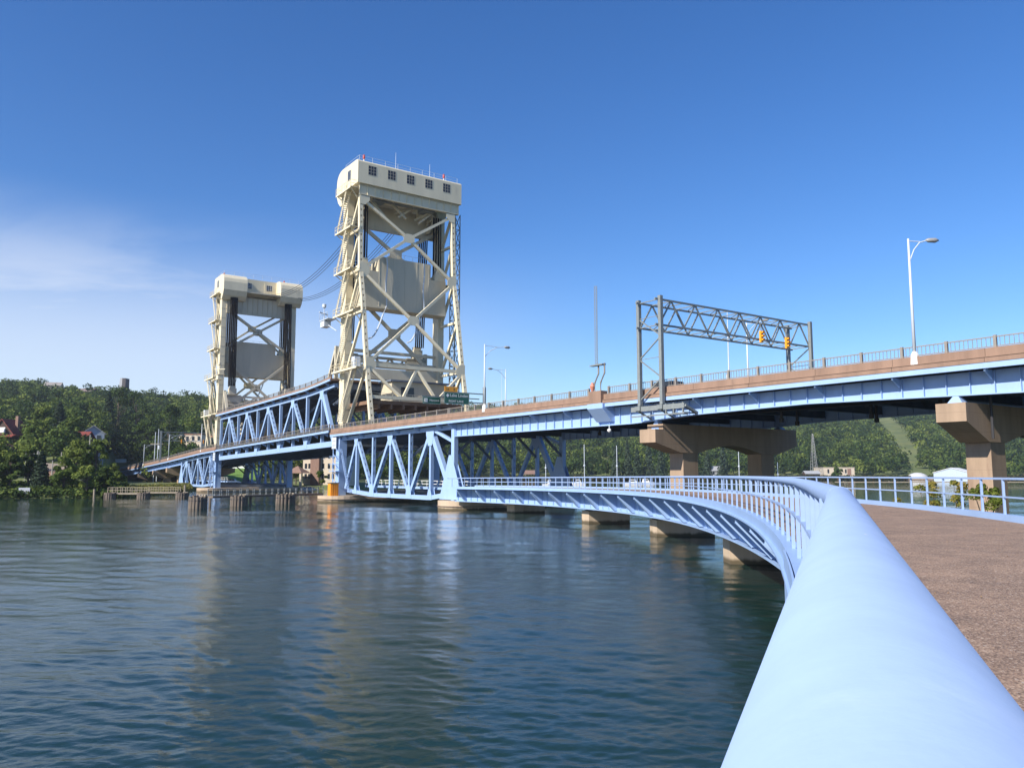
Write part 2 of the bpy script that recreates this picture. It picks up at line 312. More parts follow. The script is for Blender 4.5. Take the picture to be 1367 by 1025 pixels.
def water_surface():
    """wind ripples as real geometry, the grid growing coarser with distance; a flat sheet carries on beyond and around it"""
    th = np.linspace(-0.93, 0.80, 1350); k0, k1 = 2.6, 4.7 * 820
    rows = np.concatenate([np.arange(0.0, 1.0, 1 / 620.0)]); inv = 1 / 5.5 + (1 / 430.0 - 1 / 5.5) * rows; Yr = 1 / inv
    sp = np.abs(np.gradient(Yr))[:, None]; Y, T = np.meshgrid(Yr, th, indexing='ij'); X = Y * T; Z = np.zeros_like(X)
    rg = np.random.default_rng(5)
    base = {0.15: .036, 0.28: .046, 0.5: .046, 0.9: .032, 1.6: .020, 2.9: .012, 5.2: .007, 9.5: .004, 17.0: .002}
    for lam, sl_ in base.items():
        res = np.clip(lam / (2.6 * sp) - 0.6, 0, 1)                   # fades out where the grid cannot carry it
        boost = np.exp(-(np.log(lam / (3.4 * np.maximum(sp, .03))) / 0.55) ** 2) * 0.046
        amp = np.maximum(sl_ * 1.0, boost) * res * lam / (2 * math.pi)
        m = 26; acc = np.zeros_like(X)
        for j in range(m):
            a_ = rg.normal(R(78), R(34)); l_ = lam * rg.uniform(.72, 1.38); k = 2 * math.pi / l_; ph = rg.uniform(0, 6.283)
            acc += np.sin(k * (X * math.cos(a_) + Y * math.sin(a_)) + ph)
        Z += acc * (math.sqrt(2.0 / m) * amp)
    patch = 0.78 + 0.30 * np.sin(X * .05 + Y * .031 + 1.0) * np.sin(Y * .043 - X * .021) + .12 * np.sin(X * .21 + 2 * np.sin(Y * .09))
    Z *= patch; Z *= np.clip((430 - Y) / 60, 0, 1) * np.clip((Y - 5.5) / 1.0, 0, 1)
    n = len(th); m = len(Yr); V = np.stack([X, Y, Z], -1).reshape(-1, 3)
    ii = (np.arange(m - 1)[:, None] * n + np.arange(n - 1)[None]).ravel(); F_ = np.stack([ii, ii + 1, ii + n + 1, ii + n], 1).astype(np.int32)
    # the far and side sheets share the grid's outline
    ext = np.array([(-6000, Yr[0], 0), (-6000, 7000, 0), (6000, 7000, 0), (6000, Yr[0], 0), (-6000, -400, 0), (6000, -400, 0)], float)
    b0 = len(V); V = np.concatenate([V, ext]); nf = len(F_)
    polys = [[b0, b0 + 4, b0 + 5, b0 + 3] + [i for i in range(n - 1, -1, -1)]]
    polys += [[b0 + 1, b0] + [j * n for j in range(m)]]
    polys += [[b0 + 3, b0 + 2] + [j * n + n - 1 for j in range(m - 1, -1, -1)]]
    polys += [[b0 + 2, b0 + 1] + [(m - 1) * n + i for i in range(n)]]
    loops = np.concatenate([F_.ravel()] + [np.array(p, np.int32) for p in polys]); tot = np.concatenate([np.full(nf, 4), [len(p) for p in polys]]).astype(np.int32); st = np.concatenate([[0], np.cumsum(tot)[:-1]]).astype(np.int32)
    me = bpy.data.meshes.new('water'); me.vertices.add(len(V)); me.vertices.foreach_set('co', V.ravel()); me.loops.add(len(loops)); me.loops.foreach_set('vertex_index', loops)
    me.polygons.add(len(tot)); me.polygons.foreach_set('loop_start', st); me.polygons.foreach_set('loop_total', tot); me.update(calc_edges=True); me.validate()
    me.polygons.foreach_set('use_smooth', [True] * len(me.polygons)); me.materials.append(WATER)
    o = bpy.data.objects.new('water', me); C.objects.link(o); props(o, kind='structure')
water_surface()
lb = MB().quad((-6000, -400, -5), (6000, -400, -5), (6000, 6000, -5), (-6000, 6000, -5)).build('lake_bed', mat('lake_bed', (0.03, 0.05, 0.04), 1)); props(lb, kind='structure')

# ------------------------------------------------------------------ foliage
def leaf_cloud(centres, radii, tints, n, size, name, m, parent=None, conic=False, tvar=0.22):
    """centres (k,3) lobe centres, radii (k,3), n quads per lobe: leaf clumps spread through the outer part of each lobe"""
    k = len(centres); Cn = np.repeat(np.asarray(centres, float), n, 0); Rd = np.repeat(np.asarray(radii, float), n, 0); T = np.repeat(np.asarray(tints, float), n)
    d = rng.normal(size=(k * n, 3)); d /= np.linalg.norm(d, axis=1)[:, None]; d[:, 2] = np.where(d[:, 2] < -0.5, -d[:, 2], d[:, 2])
    rr = rng.uniform(0.62, 1.06, (k * n, 1)); pos = Cn + d * Rd * rr
    nn = d + rng.normal(scale=0.55, size=d.shape); nn /= np.linalg.norm(nn, axis=1)[:, None]
    a = np.cross(nn, rng.normal(size=d.shape)); a /= np.linalg.norm(a, axis=1)[:, None]; b = np.cross(nn, a)
    sz = np.repeat(np.asarray(size, float) * np.ones(k), n)[:, None] * rng.uniform(0.55, 1.25, (k * n, 1))
    V = np.stack([pos - a * sz - b * sz * .45, pos + a * sz * .25 - b * sz * .7, pos + a * sz + b * sz * .35, pos - a * sz * .2 + b * sz * .75], 1).reshape(-1, 3)
    if parent is not None: V = V - np.array(offs(parent))[None]
    me = bpy.data.meshes.new(name); nf = k * n
    me.vertices.add(nf * 4); me.vertices.foreach_set('co', V.ravel()); me.loops.add(nf * 4); me.loops.foreach_set('vertex_index', np.arange(nf * 4, dtype=np.int32))
    me.polygons.add(nf); me.polygons.foreach_set('loop_start', np.arange(0, nf * 4, 4, dtype=np.int32)); me.polygons.foreach_set('loop_total', np.full(nf, 4, dtype=np.int32))
    me.update(calc_edges=True)
    at = me.attributes.new('tint', 'FLOAT', 'FACE'); at.data.foreach_set('value', np.clip(T + rng.normal(scale=tvar * 0.6, size=nf), 0, 1))
    me.materials.append(m); o = bpy.data.objects.new(name, me); C.objects.link(o); o.parent = parent
    return o

def clearing(px, Y):
    if 1150 < px < 1235 and Y > 560:      # ski run on the far hill
        c = 1215 - (Y - 560) * 0.085; return abs(px - c) < 12 + 8 * math.sin(Y * .02) ** 2
    yb = interp(px, [140, 165, 182, 213, 262], [236, 318, 290, 264, 238])
    if 138 < px < 262 and Y < yb: return True
    if 150 < px < 204 and Y < yb + 26: return True
    if 262 <= px < 450 and Y < 300: return True
    if 40 < px < 100 and Y < 215: return True
    return False
HOUSE_GAPS = [(-6, 46, 205, 268), (98, 146, 215, 285), (56, 90, 520, 600), (100, 136, 520, 600), (248, 288, 300, 340), (395, 460, 225, 330), (302, 330, 280, 330), (1078, 1134, 520, 560), (1198, 1330, 515, 545), (935, 985, 515, 540)]
def forest(name, px0, px1, spacing, crown, nlobe, nleaf, lsize, ymax_extra=60, d0=0, d1=9999):
    cs = []; rs = []; ts = []; sz = []
    Y = 150.0
    while Y < 1300:
        step = spacing * 0.8
        dx = spacing / Y * 1056
        for px in np.arange(px0, px1, dx):
            p = px + rng.uniform(-.5, .5) * dx; y = Y + rng.uniform(-.5, .5) * step
            sh = interp(p, SHX, SHY); cd = interp(p, CRX, CRD)
            if y < sh + 24 or y > cd + ymax_extra or y < d0 or y >= d1: continue
            if p < 300 and y < 190: continue
            if clearing(p, y): continue
            if any(a < p < b and c < y < d for a, b, c, d in HOUSE_GAPS): continue
            z = ground_z(p, y); c = fromxy(p, y, z); rad = crown * rng.uniform(0.7, 1.25); h = rad * rng.uniform(1.5, 2.4)
            tn = np.clip(rng.normal(0.46, 0.30), 0.02, 1); tn = tn * (0.75 + 0.5 * (math.sin(p * 0.03) * math.sin(y * 0.015) * .5 + .5))
            conif = rng.random() < (0.18 if y < sh + 90 else 0.0)
            if conif:
                hh = h * 1.35
                for j in range(nlobe):
                    t = (j + 0.5) / nlobe; cs.append((c.x, c.y, z + hh * (0.15 + 0.85 * t))); q = rad * 0.62 * (1 - t) + 0.4; rs.append((q, q, hh / nlobe * 0.75)); ts.append(tn * 0.28); sz.append(lsize * .8)
            else:
                for j in range(nlobe):
                    a = rng.uniform(0, 6.28); q = rng.uniform(0, 0.55) * rad; lr = rad * rng.uniform(0.42, 0.68)
                    cs.append((c.x + q * math.cos(a), c.y + q * math.sin(a), z + h * 0.45 + rng.uniform(-.35, .55) * h * 0.5)); rs.append((lr, lr, lr * 0.85)); ts.append(tn + rng.normal(0, .07)); sz.append(lsize)
        Y += step
    o = leaf_cloud(np.array(cs), np.array(rs), np.array(ts), nleaf, np.array(sz), name, LEAF)
    return props(o, kind='stuff')
o = forest('woods', -420, 480, 7.0, 4.6, 7, 60, 0.42, d1=330); o['label'] = 'dense mixed green woods covering the lower slope of the left hill'; o['category'] = 'woods'
o = forest('woods', -420, 640, 8.5, 5.2, 6, 34, 0.62, d0=330); o['label'] = 'green woods climbing to the skyline of the left hill'; o['category'] = 'woods'
o = forest('woods', 560, 1720, 12.5, 7.4, 6, 34, 0.85, d0=380); o['label'] = 'hazy green woods on the far hill beyond the right shore'; o['category'] = 'woods'

def tree(name, label, pos, h, rad, kind='broad', m=None, group=None, nlobe=24, nleaf=210, ls=0.20, tint=0.5, lean=0, trunk=BARK):
    pos = Vector(pos); t = thing(name, label, 'tree', pos, 0, group)
    mb = MB(); top = pos + Vector((lean, 0, h * 0.9)); mid = pos + Vector((lean * .4, 0, h * 0.45))
    mb.tube([pos - ZV * .5, mid, top], [h * 0.022 + .05, h * 0.014 + .03, 0.03], 7)
    cs = []; rs = []; ts = []
    if kind == 'broad':
        for j in range(nlobe):
            tt = rng.uniform(0.2, 1.0) if j else 0.95; prof = math.sin(math.pi * min(0.97, tt * 0.85 + 0.12)) ** 0.7
            a = rng.uniform(0, 6.28); q = rad * prof * rng.uniform(0.25, 0.85); lr = rad * rng.uniform(0.20, 0.38)
            c = pos + Vector((q * math.cos(a) + lean * tt, q * math.sin(a), h * (0.12 + 0.82 * tt)))
            cs.append(c); rs.append((lr, lr, lr * .85)); ts.append(tint + .18 + rng.normal(0, .15))
            b0 = pos.lerp(top, max(.15, tt * .75)); mb.tube([b0, c], [0.06 + h * .004, 0.02], 5)
    else:
        for j in range(nlobe):
            tt = (j + .5) / nlobe; q = rad * (1 - tt) ** 0.85 + 0.15; zz = pos.z + h * (0.1 + 0.9 * tt)
            for a in np.arange(0, 6.28, 6.28 / max(3, int(6 * (1 - tt)))):
                a2 = a + rng.uniform(-.4, .4) + j; c = pos + Vector((q * .55 * math.cos(a2), q * .55 * math.sin(a2), zz - pos.z - q * 0.12)); cs.append(c); rs.append((q * .52, q * .52, h / nlobe * .55)); ts.append(tint + rng.normal(0, .08))
                mb.tube([Vector((pos.x, pos.y, zz)), c], [.05, .02], 4)
        nleaf = max(20, int(nleaf * 0.4))
    mb.build('trunk', trunk, t)
    leaf_cloud(np.array([tuple(c) for c in cs]), np.array(rs), np.array(ts), nleaf, ls, 'crown', m or LEAF, t)
    return t
G1 = 'trees along the left waterline'
for px, Y, h, rad, kind, m, tint, nm, lab in [
    (-24, 154, 9.5, 3.8, 'broad', LEAF, .5, 'maple_tree', 'tall full green tree at the waterline on the very left edge of the photo'),
    (4, 158, 9.3, 3.2, 'broad', LEAFB, .5, 'willow_tree', 'bright green drooping tree on the shore left of the white signboard'),
    (22, 156, 7.6, 2.8, 'broad', LEAF, .35, 'alder_tree', 'mid green bushy tree just left of the small white shore signboard'),
    (46, 163, 8.6, 2.6, 'broad', LEAF, .25, 'ash_tree', 'dark rounded tree directly behind the white shore signboard'),
    (62, 158, 7.9, 2.3, 'conic', SPRUCE, .6, 'spruce_tree', 'dull green narrow evergreen right of the white shore signboard'),
    (94, 155, 7.0, 2.6, 'broad', LEAFB, .35, 'birch_tree', 'yellow green waterline tree left of the tallest shore bush'),
    (108, 160, 10.2, 3.2, 'broad', LEAF, .75, 'poplar_tree', 'light green peaked tree over the waterline, second clump from the white signboard'),
    (124, 153, 5.6, 2.6, 'broad', LEAFB, .6, 'willow_bush', 'low bright green bush hanging over the water by the leaning pile'),
    (134, 162, 10.8, 2.5, 'broad', LEAFB, .2, 'aspen_tree', 'slim upright pale green tree rising highest of the waterline trees'),
    (146, 158, 5.0, 2.1, 'broad', LEAF, .2, 'hawthorn_tree', 'small dark tree at the water beside the timber fender'),
    (157, 196, 5.6, 2.2, 'broad', LEAFB, .7, 'sapling', 'light green sapling against the blue end of the far approach span'),
    (163, 173, 3.2, 1.8, 'broad', LEAF, .5, 'shore_bush', 'round green bush beneath the end of the far approach span')]:
    tree(nm, lab, fromxy(px, Y, ground_z(px, Y) - .1), h, rad, kind, m, G1, tint=tint)
G2 = 'larger trees among the hillside houses'
for px, Y, h, rad, kind, m, tint, nm, lab in [
    (82, 262, 15, 4.6, 'conic', SPRUCE, .75, 'blue_spruce', 'big blue green spruce standing between the two red roofed houses'),
    (62, 250, 14, 4.6, 'broad', LEAF, .6, 'maple_tree', 'green maple below the blue spruce, beside the gabled red roofed house'),
    (98, 238, 11, 5.0, 'broad', LEAF, .4, 'oak_tree', 'dark round oak in front of the smaller red roofed house'),
    (160, 352, 30, 9.5, 'broad', LEAF, .08, 'pine_tree', 'very dark wide pine standing right of the pale grey house'),
    (184, 345, 30, 8.5, 'broad', LEAF, .12, 'pine_tree', 'very dark pine rising above the far light poles'),
    (147, 338, 21, 5, 'conic', SPRUCE, .3, 'hemlock_tree', 'dark layered conifer just right of the pale grey house'),
    (200, 322, 19, 8, 'broad', LEAF, .25, 'chestnut_tree', 'rounded dark tree behind the start of the far approach span'),
    (46, 236, 9, 4.0, 'broad', LEAFB, .3, 'maple_tree', 'lighter maple right of the dark lower storey of the gabled house'),
    (78, 226, 9, 4.2, 'broad', LEAFB, .2, 'linden_tree', 'leafy tree above the pale hillside road'),
    (228, 318, 22, 8, 'broad', LEAF, .1, 'oak_tree', 'dark tree mass behind the far traffic signals')]:
    tree(nm, lab, fromxy(px, Y, ground_z(px, Y) - .2), h, rad, kind, m, G2, tint=tint, nleaf=130, ls=0.36)
G3 = 'trees on the far shore under the bridge'
for i, (px, Y, h, rad, kind, m, tint, nm, lab) in enumerate([
    (820, 505, 21, 4, 'conic', SPRUCE, .9, 'tamarack_tree', 'slender pale conifer on the far shore nearest the big blue leg of the truss'),
    (836, 508, 24, 4, 'conic', SPRUCE, .95, 'tamarack_tree', 'tall pale conifer on the far shore, second to the left of the brown hammerhead pier'),
    (849, 505, 20, 4, 'conic', SPRUCE, .6, 'spruce_tree', 'dark spruce on the far shore beneath the pier cap tip'),
    (864, 508, 25, 4.5, 'conic', SPRUCE, .95, 'tamarack_tree', 'tallest pale conifer close left of the brown pier column'),
    (880, 506, 20, 5, 'conic', SPRUCE, .8, 'tamarack_tree', 'wide pale conifer touching the left column of the brown pier'),
    (941, 528, 17, 4, 'conic', SPRUCE, .7, 'spruce_tree', 'blue green spruce left of the small grey house on the far shore'),
    (962, 520, 21, 4.6, 'conic', SPRUCE, .7, 'spruce_tree', 'blue green spruce right of the small grey house on the far shore'),
    (1112, 512, 8, 4.2, 'broad', LEAF, .2, 'shore_tree', 'dark bush covering the front of the low beige building')]):
    tree(nm, lab, fromxy(px, Y, ground_z(px, Y) - .2), h, rad, kind, m, G3, tint=tint, nleaf=80, ls=0.6, nlobe=14)

# ------------------------------------------------------------------ bridge: approach span (right)
def lin(xs, ys): return lambda s: float(np.interp(s, xs, ys))
WB = 20.5
deckz = lin([-80, 20, 95, 125, 165, 241, 252, 290, 330, 365, 480], [11.45, 11.5, 11.5, 11.4, 11.1, 10.05, 9.75, 8.1, 6.6, 5.4, 3.0])   # top of the blue edge beam
def railing(s0, s1, parent, zf, w, side=-1, base=0.9, pitch=3.0, name='railing', balus=True, F=P):
    """metal railing standing on the parapet: rails as the part, posts as its sub-parts"""
    n = max(1, round((s1 - s0) / pitch)); ss = [s0 + (s1 - s0) * i / n for i in range(n + 1)]
    mb = MB()
    for a, b in zip(ss[:-1], ss[1:]):
        for h, t in ((0.66, 0.07), (0.08, 0.05)):
            mb.bar(F(a, w, zf(a) + base + h), F(b, w, zf(b) + base + h), ZV, 0.06, t)
        if balus:
            k = 11
            for j in range(1, k): 
                s = a + (b - a) * j / k; z = zf(s) + base; mb.bar(F(s, w, z + .08), F(s, w, z + .66), WV, .03, .03)
    rail = mb.build(name, RAILG, parent)
    m0 = MB(); a = ss[0]; z = zf(a) + base
    m0.sw(a - .09, a + .09, w - .09, w + .09, z - .05, z + .76, F); m0.sw(a - .12, a + .12, w - .12, w + .12, z - .3, z - .05, F)
    p0 = m0.build('post', RAILG, rail)
    for s in ss[1:]:
        c = p0.copy(); C.objects.link(c); c.parent = rail; c.location = F(s, w, zf(s)) - F(a, w, zf(a))
    return rail
def parapet(s0, s1, parent, step=6.0):
    n = max(1, round((s1 - s0) / step)); ss = [s0 + (s1 - s0) * i / n for i in range(n + 1)]
    e = [MB(), MB()]; p = [MB(), MB()]; d = MB(); ln = MB()
    for a, b in zip(ss[:-1], ss[1:]):
        za, zb = deckz(a), deckz(b); g = 0.012
        for (w0, w1, q) in ((0, .16, 1), (WB - .16, WB, -1)):
            e[q < 0].sw(a, b, w0, w1, za - .36, za, P, zb - .36, zb)                          # blue edge beam
        for (w0, w1, w2, w3) in ((-.04, .5, .12, .42), (WB - .5, WB + .04, WB - .42, WB - .12)):
            p[w0 > 5].sw(a + g, b - g, w0, w1, za + .003, za + .36, P, zb + .003, zb + .36)            # slab edge
            p[w0 > 5].sw(a + g, b - g, w2, w3, za + .36, za + .9, P, zb + .36, zb + .9)        # set back kerb wall
        d.sw(a, b, .5, WB - .5, za - .25, za + .3, P, zb - .25, zb + .3)
        ln.sw(a, b, WB / 2 - .08, WB / 2 + .08, za + .3, za + .305, P, zb + .3, zb + .305)
    for q in (0, 1): e[q].build('edge_beam', BLUE, parent); p[q].build('parapet', PARA, parent)
    j = MB(); j.sw(s0, s1, -.047, -.041, deckz(s0) + .27, deckz(s0) + .315, P, deckz(s1) + .27, deckz(s1) + .315) if abs(s1 - s0) < 1 else [j.sw(a, b, -.047, -.041, deckz(a) + .28, deckz(a) + .32, P, deckz(b) + .28, deckz(b) + .32) for a, b in zip(ss[:-1], ss[1:])]  # thin dark strip painted in as the shade line of the set back kerb
    j.build('joint_shade_line', DARKW, parent); d.build('road_deck', ROAD, parent); ln.build('centre_line', YEL, parent)
girz = lin([-80, 20, 40, 58, 73, 84, 92, 100, 122, 125.4], [9.6, 9.9, 9.75, 9.55, 9.9, 9.75, 9.35, 9.35, 9.35, 9.35])
def girder_span(t, s0, s1, bot, brackets=True, far=False):
    n = round((s1 - s0) / 1.5); ds = (s1 - s0) / n
    for k, w in enumerate((1.3, 19.2)):
        g = MB()
        for i in range(n):
            a, b = s0 + i * ds, s0 + (i + 1) * ds
            g.sw(a, b, w - .02, w + .02, bot(a) + .08, deckz(a) - .36, P, bot(b) + .08, deckz(b) - .36)
            g.sw(a, b, w - .28, w + .28, bot(a), bot(a) + .08, P, bot(b), bot(b) + .08)
            g.sw(a - .02, a + .02, w - .2, w - .021, bot(a) + .081, deckz(a) - .36)
        g.sw(s1 - .2, s1, w - .2, w - .021, bot(s1) + .081, deckz(s1) - .36)
        g.build('plate_girder', BLUE, t)
    if brackets:
        br = []
        for i in range(0, n + 1, 4):
            s = s0 + i * ds + .06; z = deckz(s)
            for (wa, wb) in ((.17, 1.08), (WB - .17, 19.42)):
                m = MB(); m.prism([P(s, wa, z - .37), P(s, wb, z - .37), P(s, wb, z - 1.0), P(s, wa, z - .5)], UV * .12); m.build('bracket', BLUE, t)
    u = MB()                                                             # floor beams, stringers, hangers underneath
    for i in range(0, n, 4):
        s = s0 + i * ds; z = deckz(s); u.sw(s - .15, s + .15, 1.6, 18.9, z - 1.35, z - .3)
        u.sw(s - .25, s + .25, 1.6, 18.9, z - 1.40, z - 1.35)
    for w in (4.4, 7.3, 10.25, 13.2, 16.1):
        for i in range(n): 
            a, b = s0 + i * ds, s0 + (i + 1) * ds; u.sw(a, b, w - .12, w + .12, deckz(a) - .85, deckz(a) - .27, P, deckz(b) - .85, deckz(b) - .27)
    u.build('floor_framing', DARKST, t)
ap = thing('approach_span', 'long blue plate girder road span with brown parapet rising to the right edge', 'bridge span', P(90, 10, 11))
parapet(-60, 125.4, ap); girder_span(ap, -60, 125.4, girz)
def split_railing(s0, s1, t, w=.27):
    railing(s0, s1, t, deckz, w)
for a, b in ((-18, 94.6), (97.6, 125.3)): split_railing(a, b, ap)
railing(-18, 125.3, ap, deckz, WB - .27, balus=True)
hg = MB()
for s, w in ((66, 7), (68, 12), (72, 8), (74.5, 13), (79, 6), (81, 11), (52, 10), (57, 14), (106, 9)):
    hg.tube([P(s, w, 9.0), P(s, w, 10.7)], .13, 8); hg.tube([P(s, w, 9.35), P(s, w, 9.0)], .2, 8)
hg.tube([P(52, 5.5, 10.0), P(125, 5.5, 9.95)], .12, 6)
hg.build('drain_pipe', DARK, ap)
# pilaster with corbel that carries the radio mast
pl = MB(); pl.sw(95.2, 97.0, -.25, .6, 11.5, 12.75); pl.build('pilaster', PARA, ap)
cb = MB(); cb.prism([P(94.9, -.3, 11.5), P(94.9, 1.27, 11.5), P(94.9, 1.27, 9.75), P(94.9, 0.9, 9.75), P(94.9, -.3, 11.0)], UV * 2.3); cb.build('corbel', BLUE, ap)
lb_ = MB().tube([P(95.4, 1.0, 9.35), P(95.4, 1.0, 9.05)], [.05, .05], 8).build('lamp_stem', GALV, ap)
gl = MB(); gl.tube([P(95.4, 1.0, 9.05), P(95.4, 1.0, 8.97), P(95.4, 1.0, 8.8), P(95.4, 1.0, 8.66)], [.06, .2, .2, .05], 12); gl.build('underdeck_lamp', WHITE, ap)

def pier(label, s, cap_w0, cap_w1, ztop, zstep, zdeep, col_bot, thick=1.9, notch=False, colw=2.0, group='hammerhead road piers'):
    t = thing('concrete_pier', label, 'bridge pier', P(s, 10.25, 0), 0, group)
    c = MB(); w0, w1 = cap_w0, cap_w1; tip = ztop - (ztop - zstep) * 1.0
    cw0, cw1 = 4.6, 15.9
    poly = [(w0, zstep), (w0, ztop - .55 if notch else ztop)]
    if notch: poly += [(w0 + 1.0, ztop - .5), (w0 + 1.0, ztop)]
    poly += [(w1, ztop), (w1, zstep), (cw1 + colw / 2 + .4, zdeep)]
    for k in range(0, 9):                                                # arched soffit between the columns
        q = k / 8; w = cw1 - colw / 2 - (cw1 - cw0 - colw) * q; poly.append((w, zdeep + 0.75 * math.sin(math.pi * q)))
    poly += [(cw0 - colw / 2 - .4, zdeep)]
    pp = [P(s - thick / 2, w, z) for w, z in poly]
    # cap built as convex slices so the arch stays clean
    def top(w): 
        if notch and w < w0 + 1.0: return ztop - .5
        return ztop
    def bottom(w):
        if w < cw0 - colw / 2 - .4: return zstep + (zdeep - zstep) * (w - w0) / (cw0 - colw / 2 - .4 - w0)
        if w > cw1 + colw / 2 + .4: return zstep + (zdeep - zstep) * (w1 - w) / (w1 - cw1 - colw / 2 - .4)
        if cw0 + colw / 2 < w < cw1 - colw / 2: return zdeep + .75 * math.sin(math.pi * (w - cw0 - colw / 2) / (cw1 - cw0 - colw))
        return zdeep
    ws = sorted(set([w0, w0 + 1.0, w1, cw0 - colw / 2 - .4, cw0 - colw / 2, cw0 + colw / 2, cw1 - colw / 2, cw1 + colw / 2, cw1 + colw / 2 + .4] + [cw0 + colw / 2 + (cw1 - cw0 - colw) * k / 12 for k in range(13)]))
    vs = []; fs = []
    for i, w in enumerate(ws):
        tl = top(w - .001); tr = top(w + .001); b = bottom(w)
        for tt in (tl, tr):
            for sg in (-1, 1): vs += [P(s + sg * thick / 2, w, b), P(s + sg * thick / 2, w, tt)]
    for i in range(len(ws) - 1):
        a = i * 8 + 4; b = (i + 1) * 8
        fs += [(a, b, b + 1, a + 1), (a + 2, a + 3, b + 3, b + 2), (a + 1, b + 1, b + 3, a + 3), (a, a + 2, b + 2, b)]
    fs += [(4, 5, 7, 6), ((len(ws) - 1) * 8, (len(ws) - 1) * 8 + 2, (len(ws) - 1) * 8 + 3, (len(ws) - 1) * 8 + 1)]
    i = ws.index(w0 + 1.0); a = i * 8
    if notch: fs += [(a + 1, a + 3, a + 7, a + 5)]
    c.add(vs, fs); c.build('cap', CONC, t)
    for cw in (cw0, cw1):
        m = MB(); m.sw(s - thick / 2 + .15, s + thick / 2 - .15, cw - colw / 2, cw + colw / 2, col_bot, zdeep - .003)
        m.sw(s - thick / 2 - .15, s + thick / 2 + .15, cw - colw / 2 - .3, cw + colw / 2 + .3, col_bot, col_bot + 1.2)
        m.build('column', CONC, t)
    for cw in (1.3, 19.2):
        m = MB(); z = girz(s) if s < 130 else deckz(s) - 1.75
        m.add([P(s + i * .5, cw + j * .45, ztop - (.5 if notch and cw < 2 else 0)) for i, j in ((-1, -1), (1, -1), (1, 1), (-1, 1))] + [P(s + i * .16, cw + j * .25, z) for i, j in ((-1, -1), (1, -1), (1, 1), (-1, 1))],
              [(3, 2, 1, 0), (4, 5, 6, 7), (0, 1, 5, 4), (1, 2, 6, 5), (2, 3, 7, 6), (3, 0, 4, 7)]); m.build('bearing', BLUE, t)
    return t
pA = pier('tan concrete hammerhead pier at the right beyond the gravel walkway', 62.0, .3, 20.2, 9.15, 7.95, 6.7, -4, 1.9)
pB = pier('brown concrete hammerhead pier under the sign gantry, in the middle of the long span', 89.0, -.1, 20.6, 9.15, 7.45, 6.55, -4, 2.0, notch=True)
pier('concrete hammerhead pier of the near approach standing outside the photo to the right', 30.0, .3, 20.2, 9.3, 8.1, 6.9, -4)
dp = MB().tube([P(61.9 - 1.15, 4.6 - 1.6, 6.9), P(61.9 - 1.15, 4.6 - 1.6, 10.2)], .09, 8).build('downpipe', DARK, pA)

